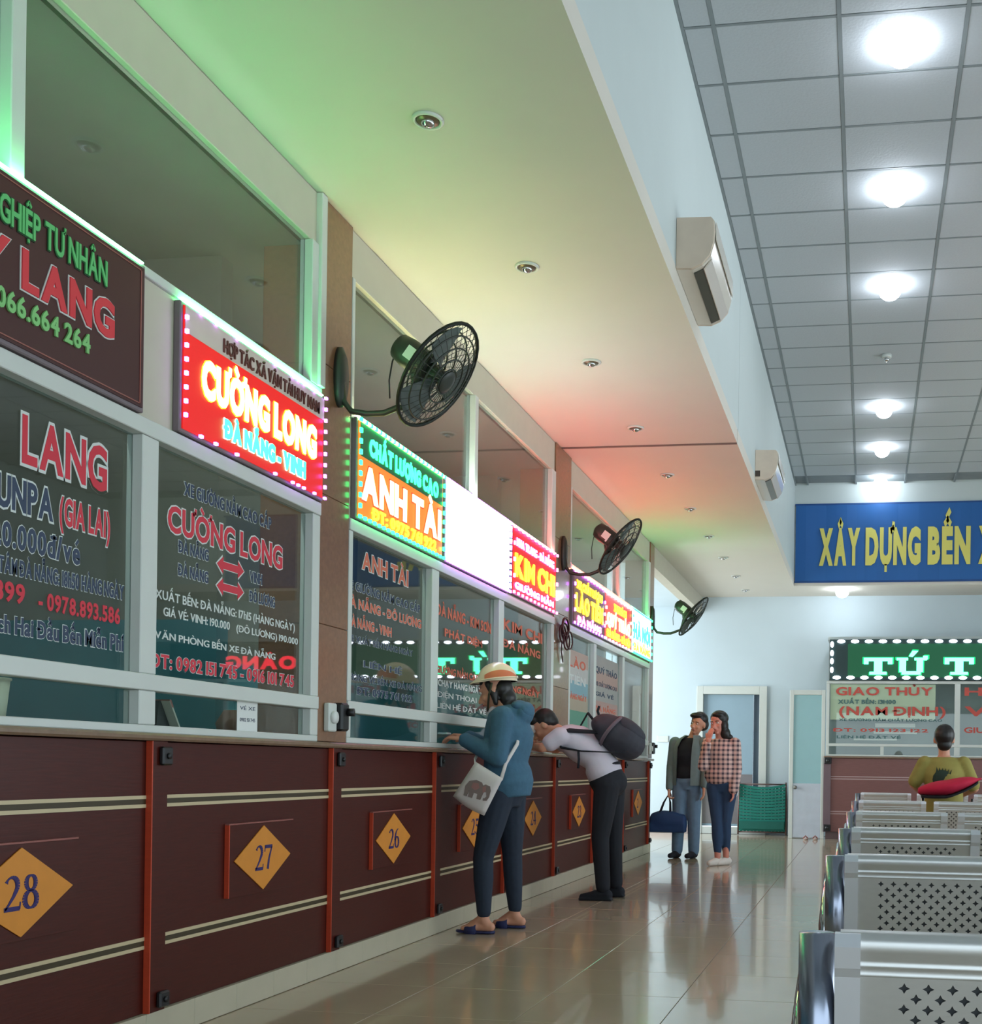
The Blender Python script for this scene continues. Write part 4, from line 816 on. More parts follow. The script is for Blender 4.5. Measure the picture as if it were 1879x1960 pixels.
# ================================================================ BENCHES
def perforated_panel():
    """local: x 0..0.51, origin at top rear edge; back leans toward -y (camera); returns MB"""
    b = MB(); w0, w1 = 0.035, 0.475
    prof = [(0.035, -0.012), (0.028, 0.004), (0.012, 0.010), (-0.004, 0.004), (-0.010, -0.008), (-0.006, -0.022), (0.002, -0.034), (0.003, -0.040), (0.0015, -0.042), (0.004, -0.045), (0.008, -0.055), (0.0065, -0.057), (0.010, -0.060)]
    n = len(prof); b.smooth = True
    b.add([(x, y, z) for y, z in prof for x in (0.0, 0.51)], [(2 * i, 2 * i + 1, 2 * i + 3, 2 * i + 2) for i in range(n - 1)])
    b.smooth = False
    def P(x, s):  # s = distance down the panel
        return (x, 0.010 + 0.25 * s, -0.060 - 0.97 * s)
    L_ = 0.37
    b.add([P(0, 0), P(0.06, 0), P(0.06, L_), P(0, L_)], [(0, 1, 2, 3)]); b.add([P(0.45, 0), P(0.51, 0), P(0.51, L_), P(0.45, L_)], [(0, 1, 2, 3)])
    cw = 0.0355; ch = 0.0170; nc = 10; nr = 20; x0 = 0.06 + (0.39 - nc * cw) / 2
    ys0 = 0.008
    b.add([P(0.06, 0), P(0.45, 0), P(0.45, ys0), P(0.06, ys0)], [(0, 1, 2, 3)])
    for j in range(nr):
        off = cw / 2 if j % 2 else 0; s0 = ys0 + j * ch; s1 = s0 + ch; sm = (s0 + s1) / 2
        xa = x0 + off; xb = xa + (nc - (1 if off else 0)) * cw
        b.add([P(0.06, s0), P(xa, s0), P(xa, s1), P(0.06, s1)], [(0, 1, 2, 3)]); b.add([P(xb, s0), P(0.45, s0), P(0.45, s1), P(xb, s1)], [(0, 1, 2, 3)])
        for i in range(nc - (1 if off else 0)):
            a = xa + i * cw; c_ = a + cw / 2; h = cw / 2; v = ch / 2
            outer = [(a + cw, sm), (a + cw, s1), (c_, s1), (a, s1), (a, sm), (a, s0), (c_, s0), (a + cw, s0)]
            tips = 0.0088; inn = 0.0030
            inner = [(c_ + tips, sm), (c_ + inn, sm + inn), (c_, sm + tips), (c_ - inn, sm + inn), (c_ - tips, sm), (c_ - inn, sm - inn), (c_, sm - tips), (c_ + inn, sm - inn)]
            b.add([P(*p_) for p_ in outer + inner], [(k, (k + 1) % 8, 8 + (k + 1) % 8, 8 + k) for k in range(8)])
    se = ys0 + nr * ch
    b.add([P(0.06, se), P(0.45, se), P(0.45, L_), P(0.06, L_)], [(0, 1, 2, 3)])
    b.k = 1; q_ = [P(0.05, 0.0), P(0.46, 0.0), P(0.46, L_), P(0.05, L_)]; b.add([(x, y + 0.007, z - 0.002) for x, y, z in q_], [(0, 1, 2, 3)]); b.add([(x, y + 0.010, z - 0.002) for x, y, z in q_], [(3, 2, 1, 0)]); b.k = 0  # dark sheet added behind the plate so the star holes look shaded
    # seat pan going forward from the panel bottom
    y1, z1 = P(0, L_)[1:]; pan = [(y1, z1), (y1 + 0.03, z1 - 0.03), (y1 + 0.10, z1 - 0.035), (y1 + 0.30, z1 - 0.005), (y1 + 0.40, z1 + 0.005), (y1 + 0.43, z1 - 0.02)]
    b.k = 1; b.smooth = True; b.add([(x, y, z) for y, z in pan for x in (0.0, 0.51)], [(2 * i, 2 * i + 1, 2 * i + 3, 2 * i + 2) for i in range(len(pan) - 1)])
    return b, P, L_
def side_flange(P, L_, x0, x1):
    b = MB(); pts = [P(0, 0.30), P(0, 0.0), (0, -0.002, -0.045), (0, -0.012, -0.012), (0, 0.0, 0.006)]
    for i in range(len(pts) - 1):
        a, c = pts[i], pts[i + 1]; b.add([(x0, a[1] - 0.009, a[2]), (x1, a[1] - 0.009, a[2]), (x1, c[1] - 0.009, c[2]), (x0, c[1] - 0.009, c[2]), (x0, a[1] + 0.012, a[2]), (x1, a[1] + 0.012, a[2]), (x1, c[1] + 0.012, c[2]), (x0, c[1] + 0.012, c[2])], [(0, 1, 2, 3), (4, 7, 6, 5), (0, 3, 7, 4), (1, 5, 6, 2), (3, 2, 6, 7), (0, 4, 5, 1)])
    return b
pb, PF, LF = perforated_panel()
first = {}
def bench(x0, y, ztop, nseat, label):
    r = thing('steel_bench', label, 'bench', (x0, y, 0), 'rows of perforated steel waiting benches')
    for k in range(nseat):
        x = x0 + k * 0.585
        if 'panel' not in first:
            o = obj('seat_shell', pb, [STEEL, mat('hole_shade_grey', (70, 72, 74), 0.85)], r, local=True); first['panel'] = o.data  # liner and pan coloured dark to give the holes their shade
            f1 = obj('side_flange', side_flange(PF, LF, -0.008, 0.030), STEELS, r, local=True); first['fl'] = f1.data; f2 = obj('side_flange', side_flange(PF, LF, 0.480, 0.518), STEELS, r, local=True); first['fr'] = f2.data
            o.location = f1.location = f2.location = (x - x0, 0, ztop)
        else:
            for nm, key in (('seat_shell', 'panel'), ('side_flange', 'fl'), ('side_flange', 'fr')):
                o = bpy.data.objects.new(nm, first[key]); COL.objects.link(o); o.parent = r; o.location = (x - x0, 0, ztop)
    # posts with flat caps
    xp = x0 - 0.036
    b = MB(); b.tube([(xp, y + 0.035, ztop - 0.33), (xp, y + 0.035, ztop + 0.0)], 0.028, 20); obj('back_post', b, mat('steel_post', (150, 156, 172), 0.25, 0.9), r)
    b = MB(); xa = xp - 0.030
    b.tube([(xa - 0.004, y + 0.20, ztop - 0.40), (xa - 0.004, y + 0.16, ztop - 0.22), (xa, y + 0.22, ztop - 0.16), (xa, y + 0.34, ztop - 0.125), (xa, y + 0.48, ztop - 0.10), (xa, y + 0.56, ztop - 0.12), (xa, y + 0.56, ztop - 0.36)], 0.017, 14); obj('armrest', b, CHROME, r)
    b = MB(); b.bevbox(x0 - 0.06, x0 + nseat * 0.585, y + 0.20, y + 0.26, ztop - 0.53, ztop - 0.47, 0.006); obj('beam', b, CHROME, r)
    for xx in (x0 + 0.2, x0 + nseat * 0.585 - 0.25):
        b = MB(); b.tube([(xx, y + 0.23, ztop - 0.53), (xx, y + 0.23, 0.06)], 0.025, 12); b.tube([(xx, y - 0.05, 0.015), (xx, y + 0.08, 0.05), (xx, y + 0.23, 0.07), (xx, y + 0.40, 0.05), (xx, y + 0.52, 0.015)], 0.02, 10); obj('leg', b, CHROME, r)
    return r
bench(-0.035, 1.69, 0.80, 2, 'perforated steel bench row nearest the camera, at the lower right corner')
bench(-0.05, 3.24, 0.80, 3, 'steel bench row with star holes, second nearest to the camera')
bench(-0.05, 4.76, 0.80, 4, 'steel bench row with a bright reflection, third from the camera')
bench(-0.05, 6.65, 0.80, 5, 'steel bench row, fourth from the camera')
bench(-0.05, 9.0, 0.80, 5, 'steel bench row in front of the seated person, fifth from the camera')
bench(-0.05, 12.0, 0.80, 5, 'steel bench row farthest from the camera, behind the seated person')

# ================================================================ PEOPLE
V3 = Vector
def lerp(a, b_, t_): return V3(a) * (1 - t_) + V3(b_) * t_
def hand(mb, wrist, d, nrm, s=1.0, curl=0.5, thumb=1, scale=1.0):
    """d: direction of fingers, nrm: back-of-hand normal, thumb: +1/-1 side"""
    wrist = V3(wrist); d = V3(d).normalized(); nrm = (V3(nrm) - d * V3(nrm).dot(d)).normalized(); sd = d.cross(nrm).normalized() * thumb; q = scale
    for k in (-1, 0, 1): mb.cap2(wrist + sd * 0.018 * k * q, wrist + (d * 0.085 + sd * 0.026 * k) * q, 0.016 * q, 0.013 * q, 10)
    for k, (o_, l) in enumerate(((0.030, 0.068), (0.010, 0.078), (-0.010, 0.072), (-0.029, 0.056))):
        p0 = wrist + (d * 0.085 + sd * o_) * q; a = curl * 0.9; d1 = (d * math.cos(a) - nrm * math.sin(a)); p1_ = p0 + d1 * l * 0.5 * q; a2 = curl * 2.0; d2 = (d * math.cos(a2) - nrm * math.sin(a2)); p2_ = p1_ + d2 * l * 0.5 * q
        mb.chain([p0, p1_, p2_], [0.0095 * q, 0.0088 * q, 0.0075 * q])
    p0 = wrist + (d * 0.02 + sd * 0.025) * q; p1_ = p0 + (d * 0.03 + sd * 0.028 - nrm * 0.01) * q; p2_ = p1_ + (d * 0.032 + sd * 0.008 - nrm * 0.012) * q; mb.chain([p0, p1_, p2_], [0.013 * q, 0.0105 * q, 0.008 * q])
def foot(mb, ankle, d, q=1.0, h=0.0):
    a = V3(ankle); d = V3(d).normalized(); side = V3((0, 0, 1)).cross(d); g = V3((a.x, a.y, 0.028 + h))
    mb.cap2(g - d * 0.045, g + d * 0.06, 0.032 * q, 0.034 * q); mb.cap2(a, g - d * 0.03, 0.036 * q, 0.034 * q); mb.cap2(a + d * 0.02, g + d * 0.09, 0.034 * q, 0.026 * q)
    for o_ in (-0.018, 0.0, 0.018): mb.cap2(g + d * 0.05 + side * o_, g + d * 0.125 + side * o_ * 1.3 + V3((0, 0, -0.008)), 0.026 * q, 0.018 * q)
def head(mb, c, f, upv, q=1.0):
    """c centre of head, f facing, upv up"""
    c = V3(c); f = V3(f).normalized(); upv = (V3(upv) - f * V3(upv).dot(f)).normalized(); s = f.cross(upv)
    R = Matrix((s, f, upv)).transposed()
    q = q * 1.08
    mb.ell(c + upv * 0.02 * q - f * 0.01, 0.074 * q, 0.092 * q, 0.098 * q, 18, 12, R)           # cranium
    mb.ell(c - upv * 0.035 * q + f * 0.022 * q, 0.058 * q, 0.066 * q, 0.078 * q, 16, 10, R)      # face / jaw
    mb.ell(c - upv * 0.098 * q + f * 0.058 * q, 0.024 * q, 0.022 * q, 0.018 * q, 10, 7, R)       # chin
    mb.cap2(c + f * 0.086 * q - upv * 0.005 * q, c + f * 0.108 * q - upv * 0.040 * q, 0.008 * q, 0.014 * q, 8)   # nose
    for k in (-1, 1):
        mb.ell(c + s * 0.013 * k * q + f * 0.098 * q - upv * 0.044 * q, 0.008, 0.008, 0.007, 8, 6, R)
        mb.ell(c + s * 0.076 * k * q - f * 0.004 - upv * 0.012 * q, 0.011, 0.020, 0.033, 10, 7, R)   # ears
        mb.ell(c + s * 0.036 * k * q + f * 0.066 * q - upv * 0.035 * q, 0.022, 0.02, 0.02, 10, 7, R)  # cheek
        mb.ell(c + s * 0.03 * k * q + f * 0.075 * q + upv * 0.018 * q, 0.028, 0.014, 0.009, 10, 6, R) # brow
    mb.ell(c + f * 0.084 * q - upv * 0.066 * q, 0.024 * q, 0.012, 0.011, 10, 6, R)                # lips
def face_bits(root, c, f, upv, q=1.0, smile=False):
    c = V3(c); q = q * 1.08; f = V3(f).normalized(); upv = (V3(upv) - f * V3(upv).dot(f)).normalized(); s = f.cross(upv); R = Matrix((s, f, upv)).transposed()
    b = MB(); b.k = 0
    for k in (-1, 1):
        b.k = 0; b.ell(c + s * 0.032 * k * q + f * 0.080 * q + upv * 0.002 * q, 0.014, 0.008, 0.0065, 10, 6, R)
        b.k = 1; b.ell(c + s * 0.032 * k * q + f * 0.085 * q + upv * 0.002 * q, 0.006, 0.005, 0.006, 8, 6, R)
    obj('eyes', b, [PAPER, BLACKM], root)
    b = MB()
    for k in (-1, 1): b.cap2(c + s * 0.018 * k * q + f * 0.088 * q + upv * 0.022 * q, c + s * 0.048 * k * q + f * 0.078 * q + upv * 0.022 * q, 0.004, 0.003, 6)
    obj('eyebrows', b, HAIR, root)
    b = MB(); b.ell(c + f * 0.094 * q - upv * 0.066 * q, 0.022 * q, 0.006, 0.007, 10, 6, R); obj('lips', b, mat('lips', (176, 84, 82), 0.4), root)
def torso(mb, pel, mid, chest, neck, lat, fwd, g=0.0, sh=0.19, waist=0.125, hip=0.155, dep=0.105):
    """rings up the trunk; lat, fwd are unit vectors; g = cloth offset"""
    lat = V3(lat).normalized(); fwd = V3(fwd).normalized(); pel, mid, chest, neck = map(V3, (pel, mid, chest, neck))
    ax = (chest - mid).normalized(); f2 = (fwd - ax * fwd.dot(ax)).normalized()
    ax0 = (mid - pel).normalized(); f0 = (fwd - ax0 * fwd.dot(ax0)).normalized()
    rg = [(pel - ax0 * 0.09, lat * (hip * 0.72 + g), f0 * (dep * 0.82 + g)), (pel, lat * (hip + g), f0 * (dep * 1.05 + g)), (lerp(pel, mid, 0.5), lat * ((hip + waist) / 2 + g), f0 * (dep + g)), (mid, lat * (waist + g), f2 * (dep * 0.88 + g)),
          (lerp(mid, chest, 0.6), lat * (sh * 0.80 + g), f2 * (dep * 1.05 + g)), (chest, lat * (sh * 0.90 + g), f2 * (dep * 1.0 + g)), (lerp(chest, neck, 0.62), lat * (sh * 0.80 + g), f2 * (dep * 0.72 + g)), (lerp(chest, neck, 0.88), lat * (sh * 0.42 + g), f2 * (dep * 0.5 + g * 0.6))]
    mb.loft(rg, 24)
def jeans_creases(): pass
def tote_strap(): pass

# ---- woman in helmet (profile, facing the counter = -X)
wy = 6.85; R0 = thing('person', 'woman in denim jacket and cream orange helmet standing at the counter', 'person', (-2.30, wy, 0))
F = V3((-1, 0, 0)); U = V3((0, 0, 1)); S_ = V3((0, 1, 0))
pel = V3((-2.27, wy, 0.90)); mid = V3((-2.255, wy, 1.08)); chs = V3((-2.235, wy, 1.27)); nk = V3((-2.255, wy, 1.415)); hc_ = V3((-2.335, wy, 1.525)); hf = V3((-1, -0.05, -0.38)); hu = V3((-0.35, 0, 1))
shl = {-1: V3((-2.23, wy - 0.165, 1.345)), 1: V3((-2.23, wy + 0.165, 1.345))}
elb = {-1: V3((-2.24, wy - 0.20, 1.095)), 1: V3((-2.33, wy + 0.20, 1.11))}
wri = {-1: V3((-2.49, wy - 0.12, 1.205)), 1: V3((-2.53, wy + 0.06, 1.225))}
hip = {-1: V3((-2.27, wy - 0.085, 0.86)), 1: V3((-2.25, wy + 0.085, 0.86))}
kne = {-1: V3((-2.355, wy - 0.12, 0.47)), 1: V3((-2.245, wy + 0.12, 0.47))}
ank = {-1: V3((-2.335, wy - 0.15, 0.085)), 1: V3((-2.225, wy + 0.13, 0.085))}
b = MB(); torso(b, pel, mid, chs, nk, S_, F); b.chain([nk - U * 0.04, lerp(nk, hc_, 0.6)], [0.05, 0.046]); head(b, hc_, hf, hu)
for k in (-1, 1):
    b.chain([shl[k], elb[k], wri[k]], [0.045, 0.036, 0.025]); hand(b, wri[k], V3((-1, 0.1 * -k, 0.12)), V3((0, 0, 1)), curl=0.45, thumb=-k)
    b.chain([hip[k], kne[k], ank[k]], [0.085, 0.052, 0.034]); foot(b, ank[k], F, 0.92, 0.015)
organic('body', b, SKIN, R0, 0.0075, 2)
b = MB(); torso(b, V3((-2.235, wy, 0.93)), mid, chs, nk, S_, F, 0.028, 0.19, 0.15, 0.165, 0.12)
for k in (-1, 1): b.chain([shl[k], elb[k], lerp(elb[k], wri[k], 0.95)], [0.072, 0.062, 0.048])
b.ell(V3((-2.22, wy, 1.385)), 0.085, 0.13, 0.05); b.ell(V3((-2.135, wy, 1.375)), 0.05, 0.105, 0.07)
organic('denim_jacket', b, DENIM, R0, 0.011, 3)
b = MB(); b.ell(V3((-2.125, wy, 1.39)), 0.045, 0.10, 0.06); b.ell(V3((-2.17, wy, 1.42)), 0.05, 0.11, 0.04); organic('hood', b, DENIM, R0, 0.01, 3)
b = MB(); b.ell(V3((-2.335, wy, 1.36)), 0.04, 0.07, 0.07); organic('white_top', b, WHITEC, R0, 0.008, 2)
b = MB(); torso(b, V3((-2.265, wy, 0.88)), V3((-2.26, wy, 0.98)), V3((-2.255, wy, 1.03)), V3((-2.25, wy, 1.06)), S_, F, 0.008, 0.15, 0.13, 0.16, 0.115)
for k in (-1, 1): b.chain([hip[k], lerp(hip[k], kne[k], 0.5), kne[k], lerp(kne[k], ank[k], 0.35), ank[k] + U * 0.05], [0.10, 0.085, 0.064, 0.062, 0.045])
organic('dark_jeans', b, JEAND, R0, 0.0095, 3)
b = MB(); b.ell(hc_ + V3((0.055, 0, 0.005)), 0.062, 0.082, 0.075); b.ell(hc_ + V3((0.085, 0, -0.055)), 0.055, 0.068, 0.062); b.ell(hc_ + V3((0.105, 0, -0.10)), 0.05, 0.06, 0.05); b.ell(hc_ + V3((-0.055, 0, 0.035)), 0.045, 0.066, 0.03)
for k in (-1, 1): b.chain([hc_ + V3((-0.02, 0.068 * k, 0.03)), hc_ + V3((0.015, 0.072 * k, -0.03)), hc_ + V3((0.03, 0.066 * k, -0.09))], [0.024, 0.022, 0.016])
organic('hair', b, HAIR, R0, 0.008, 2)
face_bits(R0, hc_, hf, hu)
# slippers
for k in (-1, 1):
    a = ank[k]; d_ = F; b = MB(); b.k = 0
    b.loft([((a.x + 0.075, a.y, z_), (0, 0.030, 0), (0, 0, 0)) for z_ in ()] or [(V3((a.x + 0.07, a.y, 0.010)), S_ * 0.012, U * 0.009), (V3((a.x + 0.05, a.y, 0.010)), S_ * 0.033, U * 0.010), (V3((a.x - 0.03, a.y, 0.010)), S_ * 0.035, U * 0.010), (V3((a.x - 0.11, a.y, 0.010)), S_ * 0.045, U * 0.009), (V3((a.x - 0.155, a.y, 0.012)), S_ * 0.036, U * 0.009), (V3((a.x - 0.175, a.y, 0.014)), S_ * 0.014, U * 0.008)], 16)
    b.loft([(V3((a.x - 0.04 - 0.07 * t_, a.y, 0.022)), S_ * (0.050), U * (0.050 - 0.016 * t_)) for t_ in (0, 0.5, 1)], 16)
    obj('slipper', b, SLIP, R0)
# helmet (its own thing, worn)
H0 = thing('helmet', 'cream motorcycle half helmet with an orange band, worn by the woman', 'helmet', tuple(hc_ + V3((0.0, 0, 0.05))))
hcv = hc_ + V3((0.015, 0, 0.055)); b = MB(); vs = []; fs = []; nu, nv = 28, 9
ht = Matrix.Rotation(math.radians(-8), 3, 'Y')
def hpt(th, a, s=1.0):
    p = V3((0.128 * math.sin(th) * math.cos(a), 0.112 * math.sin(th) * math.sin(a), 0.118 * math.cos(th))) * s
    return hcv + ht @ p
for j in range(nv + 1):
    for i in range(nu):
        th = (PI * 0.515) * j / nv; a = 2 * PI * i / nu; p = hpt(th, a)
        if j >= nv - 1:
            if math.cos(a) < -0.4: p = p + V3((-0.035 * (j - nv + 2), 0, -0.004)) * (-math.cos(a) - 0.4) * 1.4
            p = p + V3((0, 0, -0.012 * max(0, math.cos(a))))
        vs.append(p)
fs = [(j * nu + i, (j + 1) * nu + i, (j + 1) * nu + (i + 1) % nu, j * nu + (i + 1) % nu) for j in range(nv) for i in range(nu)]
b.smooth = True; b.add(vs, fs); inn = [hcv + (v - hcv) * 0.94 for v in vs]; b.k = 1; b.add(inn, [f[::-1] for f in fs]); obj('shell', b, [HELM, BLACKM], H0)
b = MB(); b.smooth = True
for k in (-1, 1):
    vs = []; 
    for i in range(15):
        t_ = i / 14; a = k * (PI * 0.62 - t_ * PI * 0.60); base = 1.50 + 0.05 * t_; hgt = 0.40 * math.sin(PI * min(1, t_ * 0.85 + 0.12)) ** 0.7 + 0.04
        for j in range(5): vs.append(hpt(base - hgt * j / 4, a, 1.012))
    fs = [(i * 5 + j, i * 5 + j + 1, (i + 1) * 5 + j + 1, (i + 1) * 5 + j) for i in range(14) for j in range(4)]; b.add(vs, fs if k > 0 else [f[::-1] for f in fs])
obj('orange_band', b, HELMO, H0)
b = MB(); b.tube([hpt(PI / 2 * 0.97, a, 1.0) + (V3((-0.02, 0, 0)) if math.cos(a) < -0.7 else V3((0, 0, 0))) for a in [2 * PI * i / 28 for i in range(29)]], 0.006, 6, False); obj('rim_trim', b, HELM, H0)
b = MB()
for k in (-1, 1): b.tube([hcv + V3((0.0, 0.103 * k, -0.02)), hc_ + V3((-0.01, 0.084 * k, -0.04)), hc_ + V3((-0.03, 0.045 * k, -0.12)), hc_ + V3((-0.045, 0.0, -0.135))], 0.007, 6)
obj('chin_strap', b, mat('olive_strap', (60, 58, 40), 0.7), H0)
# phone
b = MB(); b.bevbox(-2.66, -2.60, wy - 0.13, wy - 0.05, 1.235, 1.247, 0.003); o = obj('mobile_phone', b, mat('phone_pale', (170, 196, 196), 0.3)); tag(o, 'small pale phone in the hands of the helmeted woman', 'phone')
b = MB(); b.prism([(0, 0), (0.20, 0.01), (0.16, 0.10), (0.05, 0.12)], (-2.50, wy + 0.30, 1.16), V3((1, 0, 0)), U, S_, 0, 0.004); o = obj('paper_sheet', b, mat('grey_paper', (168, 184, 180), 0.8)); tag(o, 'grey sheet of paper standing on the ledge beside the helmeted woman', 'paper')
# tote bag
T0 = thing('tote_bag', 'white cloth shoulder bag with an elephant print, on the helmeted woman', 'bag', (-2.33, wy - 0.24, 0.9))
ang = math.radians(-30); Ub = V3((math.cos(ang), 0.0, math.sin(ang))); Vb = V3((-math.sin(ang), 0, math.cos(ang))); Wb = V3((0, -1, 0))
OB = V3((-2.345, wy - 0.245, 0.905))
def bagp(u_, v_, w_): return OB + Ub * u_ + Vb * v_ + Wb * w_
b = MB(); b.smooth = True; vs = []; nb_ = 9
for side in (1, -1):
    for i in range(nb_):
        for j in range(nb_):
            u_ = (i / (nb_ - 1) - 0.5) * (0.20 + 0.03 * (1 - j / (nb_ - 1))); v_ = (j / (nb_ - 1) - 0.5) * 0.255 - 0.012 * math.cos(PI * (i / (nb_ - 1) - 0.5)) * (1 - j / (nb_ - 1))
            e_ = (1 - abs(2 * i / (nb_ - 1) - 1) ** 3) * (1 - abs(2 * j / (nb_ - 1) - 1) ** 4); vs.append(bagp(u_, v_, side * (0.004 + 0.022 * e_ ** 0.6)))
fs = [(i * nb_ + j, (i + 1) * nb_ + j, (i + 1) * nb_ + j + 1, i * nb_ + j + 1) for i in range(nb_ - 1) for j in range(nb_ - 1)]
fs2 = [tuple(nb_ * nb_ + q_ for q_ in f)[::-1] for f in fs]
edge = [j for j in range(nb_)] + [i * nb_ + nb_ - 1 for i in range(1, nb_)] + [(nb_ - 1) * nb_ + j for j in range(nb_ - 2, -1, -1)] + [i * nb_ for i in range(nb_ - 2, 0, -1)]
fs3 = [(edge[q_], edge[(q_ + 1) % len(edge)], nb_ * nb_ + edge[(q_ + 1) % len(edge)], nb_ * nb_ + edge[q_]) for q_ in range(len(edge))]
b.add(vs, fs + fs2 + fs3); bagb = obj('bag_body', b, mat('white_canvas', (214, 206, 204), 0.85, 0, 0.04), T0)
b = MB(); EL = [(-.075, -.045), (-.078, .0), (-.06, .035), (-.02, .052), (.02, .045), (.03, .03), (.045, .04), (.075, .035), (.085, .01), (.085, -.03), (.075, -.055), (.055, -.06), (.05, -.045), (.06, -.042), (.067, -.03), (.06, -.005), (.045, -.01), (.035, -.06), (.01, -.06), (.008, -.03), (-.015, -.028), (-.018, -.062), (-.045, -.06), (-.048, -.02), (-.055, -.06), (-.075, -.06)]
Ue = V3((1, 0, 0)) * math.cos(math.radians(-14)) + U * math.sin(math.radians(-14)); Ve = V3((1, 0, 0)) * math.sin(math.radians(14)) + U * math.cos(math.radians(14))
b.prism(EL, OB + V3((0.0, 0, -0.005)), Ue, Ve, Wb, 0.024, 0.029); b.k = 1; b.prism([(-.04, .0), (-.035, .03), (.0, .035), (.012, .01), (-.01, -.012)], OB + V3((0, 0, -0.005)), Ue, Ve, Wb, 0.029, 0.030); b.prism([(.03, .02), (.05, .03), (.055, .0), (.04, -.015)], OB + V3((0, 0, -0.005)), Ue, Ve, Wb, 0.029, 0.030)
obj('elephant_print', b, [mat('elephant_grey', (132, 116, 112), 0.8), mat('elephant_rose', (160, 116, 112), 0.8)], bagb)
b = MB(); b.tube([bagp(0.095, 0.115, 0.0), (-2.19, wy - 0.20, 1.06), (-2.135, wy - 0.15, 1.18), (-2.15, wy - 0.06, 1.27), (-2.20, wy + 0.04, 1.33), (-2.28, wy + 0.08, 1.33), (-2.39, wy - 0.02, 1.20), (-2.40, wy - 0.17, 1.08), bagp(-0.095, 0.115, 0.0)], 0.012, 8, flat=0.4); obj('strap', b, mat('white_canvas'), T0)

# ---- man bending over the counter
my = 8.70; R0 = thing('person', 'man in white shirt bending over the counter with a backpack', 'person', (-2.0, my, 0))
pel = V3((-2.03, my, 0.955)); mid = V3((-2.12, my, 1.12)); chs = V3((-2.30, my, 1.255)); nk = V3((-2.44, my, 1.325)); hc_ = V3((-2.545, my - 0.02, 1.365)); hf = V3((-0.80, -0.15, -0.60)); hu = V3((-0.6, 0, 0.8))
shl = {-1: V3((-2.37, my - 0.18, 1.275)), 1: V3((-2.37, my + 0.18, 1.275))}
elb = {-1: V3((-2.50, my - 0.22, 1.185)), 1: V3((-2.52, my + 0.24, 1.185))}
wri = {-1: V3((-2.66, my - 0.06, 1.20)), 1: V3((-2.68, my + 0.06, 1.20))}
hip = {-1: V3((-2.01, my - 0.09, 0.90)), 1: V3((-2.01, my + 0.09, 0.90))}
kne = {-1: V3((-2.055, my - 0.11, 0.49)), 1: V3((-2.00, my + 0.12, 0.49))}
ank = {-1: V3((-2.02, my - 0.14, 0.09)), 1: V3((-1.98, my + 0.13, 0.09))}
b = MB(); torso(b, pel, mid, chs, nk, S_, F); b.chain([nk, lerp(nk, hc_, 0.6)], [0.055, 0.052]); head(b, hc_, hf, hu)
for k in (-1, 1):
    b.chain([shl[k], elb[k], wri[k]], [0.048, 0.038, 0.027]); hand(b, wri[k], V3((-1, -0.5 * k, 0.0)), V3((0, 0, 1)), curl=0.3, thumb=-k)
    b.chain([hip[k], kne[k], ank[k]], [0.085, 0.056, 0.038])
organic('body', b, SKIN, R0, 0.0085, 2)
b = MB(); torso(b, lerp(pel, mid, 0.2), mid, chs, nk, S_, F, 0.02, 0.20, 0.145, 0.165, 0.115)
for k in (-1, 1): b.chain([shl[k], lerp(shl[k], elb[k], 0.55)], [0.078, 0.068])
organic('white_shirt', b, WHITEC, R0, 0.011, 3)
b = MB(); torso(b, pel - U * 0.02, pel + U * 0.06 + F * 0.02, pel + U * 0.085 + F * 0.03, pel + U * 0.10 + F * 0.035, S_, F, 0.012, 0.17, 0.155, 0.165, 0.125); b.ell(pel + V3((0.04, 0, -0.03)), 0.12, 0.16, 0.12)
for k in (-1, 1): b.chain([hip[k], lerp(hip[k], kne[k], 0.5), kne[k], lerp(kne[k], ank[k], 0.5), ank[k] + U * 0.02], [0.105, 0.09, 0.072, 0.064, 0.058])
organic('black_trousers', b, BLACKC, R0, 0.011, 3)
b = MB(); s_h = hu.normalized(); fN = hf.normalized(); b.ell(hc_ + s_h * 0.035 - fN * 0.03, 0.097, 0.092, 0.097); b.ell(hc_ + s_h * 0.072 + fN * 0.035, 0.066, 0.08, 0.042); b.ell(hc_ - fN * 0.07 - s_h * 0.01, 0.05, 0.07, 0.055)
organic('hair', b, HAIR, R0, 0.008, 2); face_bits(R0, hc_, hf, hu)
for k in (-1, 1):
    b = MB(); a = ank[k]; b.cap2(V3((a.x + 0.035, a.y, 0.045)), V3((a.x - 0.06, a.y, 0.042)), 0.043, 0.042); b.cap2(V3((a.x - 0.06, a.y, 0.036)), V3((a.x - 0.165, a.y, 0.026)), 0.042, 0.026); b.box(a.x - 0.19, a.x + 0.075, a.y - 0.04, a.y + 0.04, 0.001, 0.018)
    organic('shoe', b, BLACKC, R0, 0.007, 2)
